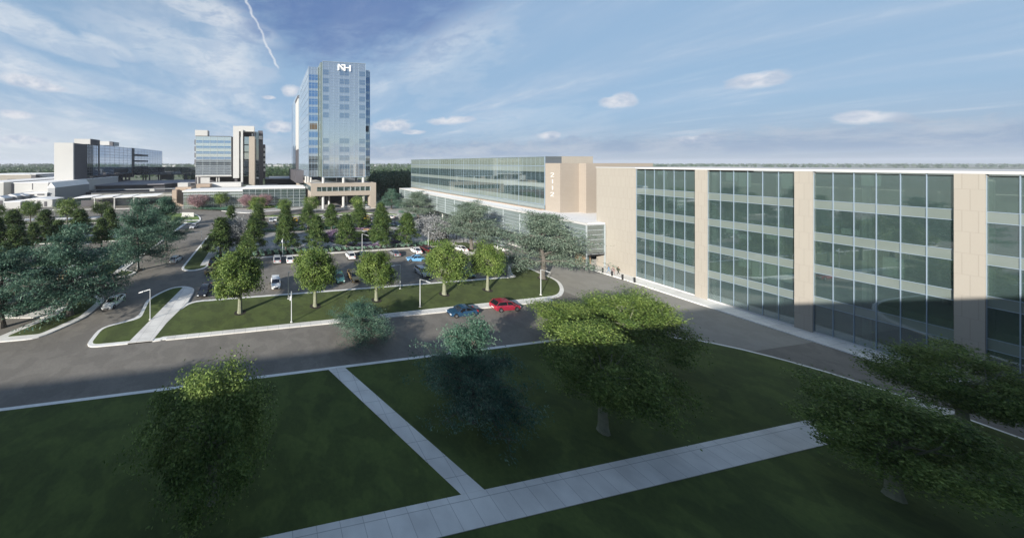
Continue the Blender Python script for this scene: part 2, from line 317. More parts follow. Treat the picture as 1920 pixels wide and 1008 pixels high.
M = dict(
    asphalt=mat('asphalt', (.235, .216, .186), .92, ns=.16, c2=(.185, .170, .149), detail=9, wear=.13),
    drive=mat('drive_asphalt', (.31, .295, .26), .92, ns=.12, c2=(.265, .25, .222), detail=9, wear=.07),
    concrete=pavemat('concrete', (.78, .76, .71), (.64, .62, .58), 1.6),
    kerb=mat('kerb_concrete', (.85, .84, .80), .9, ns=.8, c2=(.70, .69, .66)),
    paving=pavemat('paving', (.44, .43, .41), (.33, .325, .31), 1.2),
    lawn=mat('lawn_grass', (.102, .138, .032), 1, ns=.22, c2=(.062, .090, .021), detail=12, bump=.3, wear=.22),
    lawnb=mat('verge_grass', (.16, .24, .055), 1, ns=.5, c2=(.09, .15, .03), detail=10),
    land=mat('open_land', (.17, .17, .10), 1, ns=.004, c2=(.08, .12, .07), detail=8),
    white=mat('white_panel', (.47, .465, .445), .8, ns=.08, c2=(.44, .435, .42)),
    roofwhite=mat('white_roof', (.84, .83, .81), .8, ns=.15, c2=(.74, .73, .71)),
    offwhite=mat('off_white_roof', (.62, .61, .59), .8, ns=.1, c2=(.50, .495, .48)),
    lilac=mat('grey_roof_membrane', (.30, .29, .31), .9, ns=.05, c2=(.22, .21, .23)),
    darkclad_shade=mat('dark_cladding_and_shade', (.085, .080, .088), .7, ns=.1, c2=(.065, .062, .07)),  # dark cladding, and shade painted on the sunless sides of white blocks
    black=mat('black_metal', (.012, .012, .014), .5),
    grey=mat('grey_metal', (.28, .29, .30), .5, metal=.3),
    lampgrey=mat('lamp_metal', (.62, .64, .64), .4, metal=.2),
    lampw=mat('lamp_head', (.85, .85, .83), .5),
    tan=brickmat('tan_brick', (.345, .298, .248), (.33, .285, .237), (.28, .24, .195), 1, 1.2, .4, .02),
    tan2=brickmat('tan_panel', (.345, .315, .268), (.335, .305, .26), (.295, .268, .228), 1, 0.8, 2.4, .03),
    beige=mat('beige_render', (.40, .315, .245), .85, ns=.1, na=.08),
    mull=mat('mullion', (.42, .46, .47), .5, metal=.2),
    tmull=mat('tower_mullion', (.26, .33, .40), .5, metal=.2),
    dmull=mat('dark_mullion', (.05, .055, .065), .4, metal=.3),
    gl_tower=glassmat('tower_glass', (.22, .25, .28), .52, rough=.04, ns=.05, rcol=(.80, .85, .90)),
    gl_window=glassmat('tower_window', (.085, .125, .175), .36, rough=.02, rcol=(.75, .82, .92)),
    gl_blue=glassmat('blue_window', (.045, .10, .21), .30, rough=.02, rcol=(.62, .78, 1.0)),
    gl_green=glassmat('green_glass', (.10, .15, .15), .24, .66, .02),
    gl_span=glassmat('spandrel_glass', (.19, .225, .205), .20, rough=.06),
    gl_screen=glassmat('screen_glass', (.20, .235, .195), .16, .30, .05),
    gl_fin=glassmat('louvre_glass', (.20, .24, .235), .22, rough=.1),
    gl_dark=glassmat('dark_glass', (.035, .045, .055), .22, rough=.03),
    gl_left=glassmat('sky_glass', (.22, .30, .42), .66, rough=.02),
    gl_link=glassmat('link_glass', (.06, .085, .085), .22, rough=.03),
    lit=mat('warm_blind', (.085, .060, .035), .7),
    interior=mat('interior_wall', (.34, .33, .30), .8, ns=.15, c2=(.10, .11, .11)),
    interior2=mat('interior_timber', (.42, .30, .19), .8, ns=.2, na=.3),
    slab=mat('floor_slab', (.55, .55, .53), .8),
    bark=mat('bark', (.15, .135, .115), .9, ns=3, c2=(.08, .07, .06), obj=True),
    barkg=mat('pale_bark', (.26, .27, .19), .9, ns=3, c2=(.17, .18, .12), obj=True),
    l_maple=leafmat('maple_leaves', [(.030, .066, .015), (.110, .172, .038), (.30, .38, .105)], .22),
    l_dark=leafmat('evergreen_leaves', [(.014, .036, .010), (.052, .094, .024), (.16, .215, .06)], .15, ns=.9),
    l_airy=leafmat('feathery_leaves', [(.030, .085, .058), (.075, .155, .108), (.23, .34, .24)], .28),
    l_airy2=leafmat('grey_green_leaves', [(.06, .10, .072), (.15, .205, .150), (.29, .345, .265)], .25),
    l_grey=leafmat('silver_blossom', [(.16, .17, .17), (.30, .31, .31), (.45, .45, .44)], .3),
    l_pink=leafmat('pink_blossom', [(.20, .11, .12), (.36, .23, .24), (.50, .36, .36)], .3),
    l_far=leafmat('far_leaves', [(.025, .055, .028), (.06, .11, .05), (.14, .19, .09)], .25, ns=.12),
    l_teal=leafmat('hedge_leaves', [(.03, .09, .06), (.10, .22, .15), (.22, .38, .27)], .2, ns=.6),
    l_stripe=leafmat('striped_leaves', [(.08, .17, .12), (.20, .34, .25), (.34, .50, .38)], .2, ns=.6),
    l_purple=leafmat('purple_flowers', [(.09, .05, .11), (.24, .16, .28), (.48, .39, .52)], .2, ns=.6),
    l_bright=leafmat('bright_shrub_leaves', [(.06, .12, .02), (.16, .27, .05), (.30, .42, .10)], .3, ns=.6),
    paint=mat('car_paint', (.8, .8, .8), .22, .0, objcol=True),
    carglass=glassmat('car_glass', (.012, .014, .018), .10, rough=.02),
    tyre=mat('tyre', (.015, .015, .015), .9), rim=mat('rim', (.45, .46, .48), .3, metal=.8),
    headl=mat('headlight_lens', (.75, .78, .80), .1), taill=mat('taillight_lens', (.45, .02, .02), .2), plate=mat('number_plate', (.8, .8, .78), .5),
    trim=mat('car_trim', (.02, .02, .022), .5),
)
M['paint'].node_tree.nodes['Principled BSDF'].inputs['Coat Weight'].default_value = .6

# ------------------------------------------------------------------ ground, roads, pavements
def struct(mb, name, m, **k):
    return tag(mb.build(name, m), kind='structure')
def sheet(poly, z): return MB().prism(poly, z - .3, z)
def pts(*l): return [at(*p) for p in l]
n = 96
struct(MB().add([(9000 * math.cos(2 * math.pi * i / n), 9000 * math.sin(2 * math.pi * i / n), 0) for i in range(n)], [tuple(range(n))]), 'ground', M['land'])
# the campus roads and car parks: one asphalt sheet with the islands standing on it
struct(MB().prism([(-210, -30), (73.9, -30), (73.9, 178), (-210, 196)], -.2, .012), 'road', M['asphalt'])
# lighter drive at the right, wrapping the lawn tip
struct(MB().prism([(56, 28.2), (73.8, 28.2), (73.8, 84), (56, 84)], -.19, .018), 'driveway', M['drive'])
def arc(cx, cy, r, a0, a1, n=12): return [(cx + r * math.cos(R(a0 + (a1 - a0) * i / n)), cy + r * math.sin(R(a0 + (a1 - a0) * i / n))) for i in range(n + 1)]
def inset(poly, d):
    n = len(poly); a = sum(poly[i][0] * poly[(i + 1) % n][1] - poly[(i + 1) % n][0] * poly[i][1] for i in range(n))
    if a < 0: poly = poly[::-1]
    out = []
    for i in range(n):
        p0, p1, p2 = Vector(poly[i - 1]), Vector(poly[i]), Vector(poly[(i + 1) % n])
        e1 = (p1 - p0).normalized(); e2 = (p2 - p1).normalized()
        n1 = Vector((-e1.y, e1.x)); n2 = Vector((-e2.y, e2.x)); b = n1 + n2
        b = b / max(.35, b.length_squared / 2) if b.length > .05 else n1
        out.append(tuple(p1 + b * d))
    return out
def smooth_poly(p, it=2):
    for _ in range(it):
        q = []
        for i in range(len(p)):
            a, b = p[i], p[(i + 1) % len(p)]
            q += [(a[0] * .75 + b[0] * .25, a[1] * .75 + b[1] * .25), (a[0] * .25 + b[0] * .75, a[1] * .25 + b[1] * .75)]
        p = q
    return p
def fillet(p, r=1.6):
    q = []
    for i in range(len(p)):
        a, b, c = Vector(p[i - 1]), Vector(p[i]), Vector(p[(i + 1) % len(p)])
        u_ = a - b; w_ = c - b; ra = min(r, u_.length * .45); rb = min(r, w_.length * .45)
        if u_.length < .01 or w_.length < .01: continue
        A = b + u_.normalized() * ra; B = b + w_.normalized() * rb
        for k in range(5): t = k / 4; q.append(tuple(A * (1 - t) ** 2 + b * 2 * t * (1 - t) + B * t * t))
    return q
def island(poly, kw=.55, m='lawn', name='lawn', kz=.15, r=1.6):
    struct(MB().prism(fillet(poly, r), -.18, kz), 'kerb', M['kerb'])
    struct(MB().prism(fillet(inset(poly, kw), max(.3, r - kw)), -.1, kz + .035), name, M[m])
def path(poly, z=.20, m='concrete'):
    struct(MB().prism(poly, -.15, z), 'footpath', M[m])
# front lawn between the car park and the road
lawnA = [(-13.6, 55.6), (52.2, 55.6)] + [(52.6, 57.5)] + pts((952, 500), (960, 495.5), (970, 496), (993, 503), (1016.5, 514), (1040, 523), (1052, 531), (1058.5, 544), (1054, 555), (1040, 559)) + [(36, 45.2), (0, 44.4), (-15.6, 44.2), (-18.3, 44.2)]
island(lawnA, .62, r=2.2)
path([(-13.9, 44.0), (50, 44.5), (50.2, 45.5), (-13.9, 45.0)], .165)
# small wedge of the lot kerb at its right end
path(pts((955, 513), (967, 519.4), (953, 519.5)), .21)
# left end of it: footpath and the outer verge with the rounded nose
noseL = pts((258, 597), (275, 563), (300, 549), (323, 539.5), (346.6, 537), (363, 540.7), (365, 546.5), (353.6, 567)) + [(-13.7, 44.0), (-24.0, 44.0), (-24.6, 49)]
island(noseL, .55, kz=.144)
path(pts((343, 540.2), (362, 542.5), (364, 547), (352, 568)) + [(-15.2, 48.5), (-15.6, 44.0), (-18.7, 44.0)], .20)
# median island between the drive and the car park
islB = [(-19.9, 75.8), (-19.9, 109.5), (-17.6, 116), (-13.9, 116), (-13.9, 76.3)] + arc(-16.9, 74.2, 3.0, -10, -170, 10)
island(islB, .55)
path([(-15.9, 74.2), (-14.2, 74.6), (-14.0, 80), (-14.0, 92), (-15.9, 92)], .20)
# left verges of the drive
islC = pts((210, 521), (240, 518.5), (261, 509)) + [(-32.4, 74.5), (-32.4, 127)] + arc(-34.4, 127, 2.0, 0, 150, 8) + [(-41, 124), (-42.5, 100), (-43, 84), (-46, 72.5)]
island(islC, .6)
path(pts((203, 521.5), (213, 521.5), (256, 483.7), (268, 478), (262, 474.5), (246, 483.5)), .20)
islD = pts((377.6, 411), (374.5, 405.5), (366, 401.5), (352, 399.8), (300, 399)) + pts((255, 404), (262, 416), (330, 415.8), (362, 419.5), (374, 416))
island(smooth_poly(islD, 1), .7, 'lawnb')
path(pts((330, 413.2), (374, 412.6), (374, 414.4), (330, 415.2)), .22)
# lower left island with its broad kerb walk
islE = pts((120, 556), (136, 554.5), (160, 552.8), (179.5, 551.6), (189.5, 553.5), (196, 558.5), (195.4, 564.5), (184, 576), (160, 596)) + [(-31.5, 47.5), (-38, 47.5)] + pts((98, 590), (116, 573))
island(islE, 1.1)
path(pts((0, 597), (0, 591.5), (40, 590), (65, 585.5), (120, 566), (140, 560), (150, 566), (90, 596)) , .14)
# left car park: planted strips between the bays
for (u0, u1, v0, v1) in [(-140, -48, 79.5, 84.5), (-140, -46, 103, 108), (-150, -46, 136, 143), (-72, -52, 74.5, 79.3)]:
    island([(u0, v0), (u1, v0), (u1 + .8, v0 + 1), (u1 + .8, v1 - 1), (u1, v1), (u0, v1)], .45)
path([(-150, 111.5), (-50, 111.5), (-50, 113.2), (-150, 113.2)], .16)
path([(-170, 146), (-75, 146), (-75, 150.5), (-170, 150.5)], .16)
path([(-170, 178), (-62, 174), (-48, 172), (-48, 174.5), (-170, 181)], .16)
# plaza north of the car park
plz = [(-13.8, 78.2), (50.5, 80.2), (58, 80.8), (73.8, 84.0), (73.8, 160), (60, 152), (57, 112.0), (-13.8, 110.5)]
struct(MB().prism(plz, -.2, .14), 'plaza', M['paving'])
path([(-13.9, 77.6), (50.2, 79.6), (50.2, 80.1), (-13.9, 78.15)], .16)
path([(-13.7, 110.6), (56.9, 112.1), (56.9, 112.8), (-13.7, 111.3)], .16)
# drop-off loop: verge, kerbs and forecourt
island([(-8, 135.6), (46, 137.2), (52, 134), (60, 130), (62, 133), (54, 139.5), (46, 141), (-4, 139.2)], .5, 'lawnb')
island([(58, 120), (66, 126), (69, 134), (66, 137.5), (62, 128), (57, 121.5)], .5, 'lawnb')
fore = pts((395, 393.5), (420, 396), (455, 400), (480, 399.5), (505, 396), (560, 392.5), (573, 388.5)) + [(21.5, 166), (-44, 167.5)] + pts((345, 385))
island(smooth_poly(fore, 1), .9, 'paving', 'forecourt')
path([(22, 151.6), (64, 153.2), (64, 154.2), (22, 152.6)], .14)
struct(MB().prism([(21, 153.2), (72, 154.5), (72, 178), (21, 178)], -.19, .10), 'forecourt', M['paving'])
# small verge at the mouth of the right drive
island(pts((846, 455.5), (880, 454.5), (893, 468), (887, 476), (868, 467)), .3)
path(pts((841, 455.5), (846, 454.8), (893, 476), (878, 479)), .17)
# pavement along the right building
struct(MB().prism([(74.0, 20), (74.0, 49.5), (73.7, 53), (73.4, 57.5), (72.2, 60), (72.2, 84), (82, 84), (82, 20)], -.2, .14), 'pavement', M['concrete'])
struct(MB().prism([(73.75, 20), (73.97, 20), (73.97, 49.5), (73.67, 53), (73.37, 57.5), (73.1, 57.5), (73.4, 53), (73.7, 49.5)], -.2, .17), 'kerb', M['kerb'])
# near side of the road
island([(-70, -17.5), (66, -17.5), (66, 22), (60, 31), (50, 34.8), (-70, 34.4)], .45, r=7)
path([(-70, 17.6), (66.3, 17.6), (66.3, 19.6), (-70, 19.6)], .215)
path([(14, 19.61), (15.9, 19.61), (9.0, 34.3), (7.0, 34.3)], .212)

# ------------------------------------------------------------------ buildings
def zof(x, y): return x * SN + y * CS
def frange(a, b, st):
    n_ = max(1, round(abs(b - a) / st)); return [a + (b - a) * i / n_ for i in range(n_ + 1)]
def part(mb, name, m, parent, **k): return tag(mb.build(name, m, parent), **k)

# --- glass tower on its brick podium
T = empty('hospital_tower', (40, 154, 0), 'tall blue glass tower with white NH letters, standing on a tan brick portal', 'tower')
PU0, PU1, PV = 22.4, 58.3, 154.1
mb = MB()
mb.box(PU0, PU1, PV, PV + .9, 11.9, 13.9); mb.box(PU0, PU1, PV, PV + .9, 7.2, 9.6)             # portal beam above and below the strip window
mb.box(PU0, onv(PV, 594), PV, PV + .9, 9.6, 11.9); mb.box(onv(PV, 694.8), PU1, PV, PV + .9, 9.6, 11.9)
mb.box(onv(PV, 694), PU1, PV, PV + 5, 0, 7.2)
mb.box(PU0, PU0 + .9, PV + .9, 236, 12.4, 13.9); mb.box(PU0, PU0 + .9, PV + .9, 236, 7.2, 9.4)
mb.box(PU0, PU0 + 4, 166, 176, 0, 7.2); mb.box(PU1 - .9, PU1, PV + .9, 200, 7.2, 13.9)
mb.box(PU0 + .9, PU1 - .9, PV + .9, 236, 7.2, 7.7)
part(mb, 'portal', M['tan'], T)
part(MB().box(PU0 + .9, PU1 - .9, PV + .9, 236, 13.2, 13.6), 'terrace', M['offwhite'], T)
wx = [onv(PV, x) for x in (594.5, 603.5, 613.2, 623.2, 634.5, 645.5, 657.2, 666.2, 675.5, 685, 694.5)]
for a, b in zip(wx[:-1], wx[1:]): part(MB().box(a + .12, b - .12, PV + .35, PV + .5, 9.6, 11.9), 'window', M['gl_green'], T)
for a in wx: part(MB().box(a - .12, a + .12, PV + .1, PV + .6, 9.6, 11.9), 'mullion', M['mull'], T)
part(MB().box(PU0 + 2, PU1 - 2, PV + 5, PV + 5.3, 9.0, 12.2), 'back_wall', M['interior'], T)
for i in range(9): part(MB().box(PU0 + .25, PU0 + .4, PV + 2 + i * 8.2, PV + 9 + i * 8.2, 9.4, 12.4), 'window', M['gl_green'], T)
# columns below the portal and below the tower
for x in (606, 644, 681.5):
    cx_ = onv(156.3, x); part(MB().tube((cx_, 156.3, 0), (cx_, 156.3, 7.2), .75, n=12), 'column', M['white'], T)
for x, v in ((617, 170), (650, 172), (600, 176), (612, 182), (663, 182)):
    cx_ = onv(v, x); part(MB().tube((cx_, v, 0), (cx_, v, 7.2), .6, n=10), 'column', M['offwhite'], T)
for x in (606.2, 644, 681):
    cx_ = onv(156.9, x); part(MB().tube((cx_, 156.9, 13.6), (cx_, 156.9, 17.2), .75, n=12), 'column', M['white'], T)
for x in (573.5, 578, 583):
    cx_ = onv(165, x); part(MB().tube((cx_, 165, 13.6), (cx_, 165, 17.2), .6, n=10), 'column', M['white'], T)
part(MB().box(31, 51, 164, 164.3, 13.6, 17.1), 'terrace_glazing', M['gl_dark'], T)
part(MB().box(24, 56, 186, 186.5, 0, 7.2), 'back_wall', M['darkclad_shade'], T)
# curtain wall volumes
MU0, MU1 = 28.9, 53.0; MV = 156.2; WV = 163.0; WU0, WU1 = 22.3, 57.9; WT = 78.1; MT = 79.0; BB = 17.1
part(MB().box(MU0, MU1, MV, 200, BB, MT), 'curtain_wall', M['gl_tower'], T)
part(MB().box(WU0, onv(WV, 596.5), WV, 207, BB, WT), 'curtain_wall', M['gl_tower'], T)
part(MB().box(MU1 + .01, WU1, WV, 207, BB, WT), 'curtain_wall', M['gl_tower'], T)
part(MB().box(WU0 + .01, 40, 207.1, 282, 13, 78.3), 'curtain_wall', M['gl_tower'], T)
part(MB().box(27.3, MU0 - .05, 165.0, 190, BB, 78.6), 'recess_wall', M['darkclad_shade'], T)
part(MB().box(27.9, 28.85, MV + .3, 166.3, BB, 78.7), 'return_wall', M['gl_screen'], T)
part(MB().box(21.9, 22.25, 217, 237, 34.8, 72.2), 'side_panel', M['white'], T)
part(MB().box(21.7, 22.26, 216.5, 237.5, 72.25, 74.4), 'side_parapet', M['darkclad_shade'], T)
part(MB().box(21.92, 22.24, 217, 237, BB - 4, 34.7), 'side_panel', M['darkclad_shade'], T)
part(MB().box(17.5, 22.2, 186, 245, 12.0, 20), 'service_deck', M['darkclad_shade'], T)
mb = MB(); PH = 4.555
cols = [onv(MV, x) for x in (604.8, 617, 626.5, 636, 645.3, 655, 664.3, 673, 685.3)]
for c_ in cols: mb.box(c_ - .05, c_ + .05, MV - .14, MV, BB, MT)
z_ = BB
k = 0
while z_ < MT + .1:
    mb.box(MU0, MU1, MV - .08, MV - .002, z_ - .03, z_ + .03); z_ += PH / 3; k += 1
for c_ in frange(WU0, 27.6, 1.75) + frange(MU1 + .1, WU1, 1.6): mb.box(c_ - .05, c_ + .05, WV - .12, WV - .003, BB, WT)
for i in range(14):
    zz = 17.1 + i * 4.36
    for q in (0, 2.9):
        mb.box(WU0, 27.7, WV - .1, WV - .004, zz + q - .05, zz + q + .05); mb.box(MU1, WU1, WV - .1, WV - .004, zz + q - .05, zz + q + .05)
for v in frange(WV, 262, 5.2): mb.box(WU0 - .1, WU0 - .003, v - .04, v + .04, BB, WT)
for i in range(14): mb.box(WU0 - .08, WU0 - .004, WV, 207, 17.1 + i * 4.36 - .04, 17.1 + i * 4.36 + .04)
mb.box(MU0 - .1, MU0 + .12, MV - .2, MV + .05, BB, MT + .4); mb.box(WU0 - .12, WU0 + .1, WV - .18, WV + .05, BB, WT + .3)
mb.box(MU0, MU1, MV - .2, MV + .1, MT, MT + .35); mb.box(MU0, MU1, MV - .2, MV + .1, BB - .3, BB)
part(mb, 'mullion_grid', M['tmull'], T)
for r in range(13):
    if r in (6, 7): continue
    yt = 132.3 + 15.93 * r; z1 = H - (yt - CY) * zof(40, MV) / F; z0 = z1 - 2.75
    if z0 < BB + .5: continue
    for (a, b) in ((605.6, 616.4), (636.6, 645), (645.7, 654.6), (673.6, 684.6)):
        part(MB().box(onv(MV, a), onv(MV, b), MV - .05, MV - .001, z0, z1), 'window', M['gl_window'], T)
for r in range(13):
    yt = 139.6 + 15.3 * r
    z1 = H - (yt - CY) * zof(25, WV) / F; z0 = z1 - 3.2
    if z0 < BB: continue
    m_ = M['gl_blue'] if r < 10 else M['gl_dark']
    if r == 6:
        part(MB().box(onv(WV, 581), onv(WV, 594.5), WV - .06, WV - .001, z0 - .2, z1), 'window', M['lit'], T, label='brown window with its blind down')
    else: part(MB().box(WU0 + .15, 27.5, WV - .06, WV - .001, z0, z1), 'window', m_, T)
    yt = 145.6 + 15.1 * r; z1 = H - (yt - CY) * zof(56, WV) / F; z0 = z1 - 3.4
    if z0 < BB: continue
    part(MB().box(MU1 + .2, WU1 - .05 - (.6 if r == 6 else 0), WV - .06, WV - .001, z0, z1), 'window', M['black'] if r == 6 else m_, T)
# NH letters
mb = MB()
def lpx(x, y): return onv(MV - .5, x), H - (y - CY) * zof(42, MV) / F
def stroke(a, b, w, y0=MV - .75, y1=MV - .35):
    (x0, z0), (x1, z1) = lpx(*a), lpx(*b); d = Vector((x1 - x0, z1 - z0)).normalized(); p = Vector((-d.y, d.x)) * w / 2
    q = [(x0 + p.x, z0 + p.y), (x1 + p.x, z1 + p.y), (x1 - p.x, z1 - p.y), (x0 - p.x, z0 - p.y)]
    vs = [(a_, y0, b_) for a_, b_ in q] + [(a_, y1, b_) for a_, b_ in q]
    mb.add(vs, [(0, 1, 2, 3), (7, 6, 5, 4), (0, 4, 5, 1), (1, 5, 6, 2), (2, 6, 7, 3), (3, 7, 4, 0)])
stroke((634.8, 133.2), (634.8, 122.2), .62); stroke((634.8, 122.6), (645.5, 133.0), .62, MV - .76, MV - .34); stroke((640, 123.4), (645.6, 123.4), .5, MV - .74, MV - .36)
stroke((646.3, 122.3), (646.3, 134.0), .62, MV - .77, MV - .33); stroke((646, 127.8), (657, 128.2), .5, MV - .72, MV - .37); stroke((656.6, 123.2), (656.6, 134.4), .62, MV - .78, MV - .32)
part(mb, 'letter_logo', mat('sign_white', (.9, .9, .9), .5), T, label='white letters NH')

# --- building 2112 at the right
B2 = empty('office_building', (82, 110, 0), 'long low glass and tan brick building with the white digits 2112', 'building')
U2, V2a, V2b = 80.3, 74.35, 156.7; RB = 10.75
part(MB().box(U2, 86, V2a, V2b, 26.3, 26.5), 'roof', M['offwhite'], B2)
for z0, z1 in ((12.0, 12.3), (17.2, 17.6), (21.7, 22.1)): part(MB().box(U2 + .35, 125, V2a + .2, V2b - .2, z0, z1), 'floor_slab', M['slab'], B2)
mb = MB()
rnd = random.Random(4)
for v in frange(V2a + 3, V2b - 3, 7.5):
    for z0, z1 in ((12.3, 17.2), (17.6, 21.7)): mb.box(U2 + 1.6, U2 + 2.1, v, v + .5, z0, z1)
part(mb, 'interior_column', M['white'], B2)
part(MB().box(U2 + 8, U2 + 8.3, V2a, V2b, 10.8, 26.2), 'interior_wall', M['interior'], B2)
part(MB().box(U2 + 5, U2 + 5.3, 82, 118, 12.35, 17.1), 'interior_wall', M['interior2'], B2)
mb = MB()
for i in range(90):
    v = rnd.uniform(V2a + 2, V2b - 4); z0 = rnd.choice((12.3, 17.6)); mb.box(U2 + 2.2, U2 + 3, v, v + rnd.uniform(1, 3), z0, z0 + rnd.uniform(.7, 1.5))
part(mb, 'furniture', M['darkclad_shade'], B2, kind='stuff')
part(MB().box(U2, U2 + .12, V2a, V2b, 23.8, 26.45), 'roof_screen', M['gl_screen'], B2)
part(MB().box(U2 + .5, U2 + .7, V2a, V2b, 23.0, 26.3), 'plant_wall', M['interior'], B2)
for z0, z1 in ((21.95, 23.65), (17.35, 18.7), (12.35, 14.1)): part(MB().box(U2 - .01, U2 + .14, V2a, V2b, z0, z1), 'spandrel', M['gl_span'], B2)
for z0, z1 in ((18.7, 21.95), (14.1, 17.35), (10.95, 12.2)):
    vv = frange(V2a, V2b, 9.15)
    for a, b in zip(vv[:-1], vv[1:]): part(MB().box(U2 + .02, U2 + .1, a + .02, b - .02, z0 + .01, z1 - .01), 'window', M['gl_green'] if z0 > 11 else M['gl_fin'], B2)
mb = MB()
for v in frange(V2a, V2b, 1.53): mb.box(U2 - .03, U2 - .012, v - .02, v + .02, 12.3, 26.5)
for v in frange(V2a, V2b, 9.15): mb.box(U2 - .06, U2 - .013, v - .045, v + .045, 10.9, 26.5)
mb.box(U2 - .25, U2 + .02, V2a, V2b, 23.62, 23.8); mb.box(U2 - .15, U2 - .02, V2a, V2b, 26.4, 26.55); mb.box(U2 - .1, U2 - .02, V2a, V2b, 12.2, 12.34)
mb.box(U2 - .15, U2 + .1, V2a - .15, V2a, 12.2, 26.5)
part(mb, 'mullion_grid', M['tmull'], B2)
part(MB().box(U2 + .13, 86.2, V2a - .01, V2a + .15, 24.4, 26.5), 'roof_screen', M['gl_dark'], B2)
part(MB().box(86.25, 97.5, V2a - .02, V2a + 12, 24.4, 26.55), 'penthouse', M['tan2'], B2)
Ub = 80.3; Vb = onu(80.3, 1050.4); Uc = onv(Vb, 1085.7); Vc = onu(Uc, 1099)
part(MB().prism([(Ub, Vb), (Uc, Vb), (Uc, Vc), (110, Vc), (110, V2a - .2), (Ub, V2a - .2)], RB - 1, 24.5), 'brick_block', M['tan'], B2)
Un, Vn0, Vn1 = 77.5, 50.6, 58.3
part(MB().prism([(Un, Vn0), (Un, Vn1), (112, Vn1), (112, Vn0)], 0, 23.4), 'brick_block', M['tan2'], B2)
part(MB().box(Un - .12, 112, Vn0, Vn1 + .1, 23.4, 23.62), 'coping', M['white'], B2)
# digits 2112, one under the other
SEG = {'2': [((0, 4), (.4, 5)), ((.4, 5), (1.6, 5)), ((1.6, 5), (2, 4.2)), ((2, 4.2), (1.7, 3)), ((1.7, 3), (0, 0)), ((0, 0), (2.1, 0))], '1': [((.75, 4.5), (1.15, 4.85)), ((1.2, 5), (1.2, 0))]}
xd = 1036.2; vd = onu(Ub, xd); zd = zof(Ub, vd)
for ch, yb in (('2', 331.3), ('1', 343.6), ('1', 355.6), ('2', 367.6)):
    zb = H - (yb - CY) * zd / F; sc = 1.05 / 5
    mb = MB()
    for j, (a, b) in enumerate(SEG[ch]):
        pa_, pb_ = [(vd + .5 - p[0] * sc * 2.1, zb + p[1] * sc) for p in (a, b)]
        # stroke on the plane x = const (glyph runs towards the camera = to the right in the picture)
        d = Vector((pb_[0] - pa_[0], pb_[1] - pa_[1])); d.normalize(); q = Vector((-d.y, d.x)) * .062
        q = Vector((q.x * 1.6, q.y)); e = .004 * j
        qs = [(pa_[0] + q.x, pa_[1] + q.y), (pb_[0] + q.x, pb_[1] + q.y), (pb_[0] - q.x, pb_[1] - q.y), (pa_[0] - q.x, pa_[1] - q.y)]
        vs = [(Ub - .12 - e, s_, t_) for s_, t_ in qs] + [(Ub - .01, s_, t_) for s_, t_ in qs]
        mb.add(vs, [(0, 1, 2, 3), (7, 6, 5, 4), (0, 4, 5, 1), (1, 5, 6, 2), (2, 6, 7, 3), (3, 7, 4, 0)])
    part(mb, 'digit', mat('digit_white', (.70, .69, .66), .6), B2, label='white digit ' + ch)
# low glazed podium with the long white roof
UL, VL0, VL1 = 72.0, 56.3, 154.0
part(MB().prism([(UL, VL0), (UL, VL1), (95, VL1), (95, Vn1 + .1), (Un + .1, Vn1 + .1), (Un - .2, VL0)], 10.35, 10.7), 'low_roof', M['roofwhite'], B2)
part(MB().box(78.6, 80.2, V2a, VL1, 10.7, 10.95), 'terrace_edge', M['beige'], B2)
part(MB().box(UL - .15, UL + .2, VL0 - .1, VL1, 10.3, 10.78), 'coping', M['white'], B2)
part(MB().box(UL + .1, UL + .25, VL0, VL1, 3.8, 10.3), 'curtain_wall', M['gl_fin'], B2)
part(MB().box(UL + .1, Un - .3, VL0, VL0 + .12, 3.6, 10.3), 'curtain_wall', M['gl_green'], B2)
part(MB().box(UL + .8, Un - .3, VL0 + 3, VL0 + 3.2, 0, 10.3), 'interior_wall', M['interior2'], B2)
mb = MB()
for z in frange(4.2, 10.2, 1.0): mb.box(UL - .12, UL + .08, VL0, VL1, z - .03, z + .03)
for v in frange(VL0, VL1, 6.1): mb.box(UL - .05, UL + .095, v - .05, v + .05, 3.8, 10.3)
for z in frange(3.6, 10.2, 1.1): mb.box(UL, Un - .3, VL0 - .1, VL0 - .005, z - .05, z + .05)
mb.box(UL - .1, UL + .12, VL0 - .15, VL0 + .05, 0, 10.3); mb.box(Un - .45, Un - .2, VL0 - .12, VL0 + .1, 0, 10.3)
part(mb, 'louvre_grid', M['mull'], B2)
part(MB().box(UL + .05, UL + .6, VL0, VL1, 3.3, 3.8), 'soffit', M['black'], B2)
part(MB().box(76, 76.3, VL0 + 3, VL1, 0, 3.5), 'entrance_wall', M['gl_dark'], B2)
for v in frange(VL0 + 8, VL1 - 2, 12): part(MB().tube((UL + .9, v, 0), (UL + .9, v, 3.6), .28), 'column', M['white'], B2)
part(MB().box(76.2, 95, 60, VL1, 3.4, 3.8), 'ceiling', M['slab'], B2)
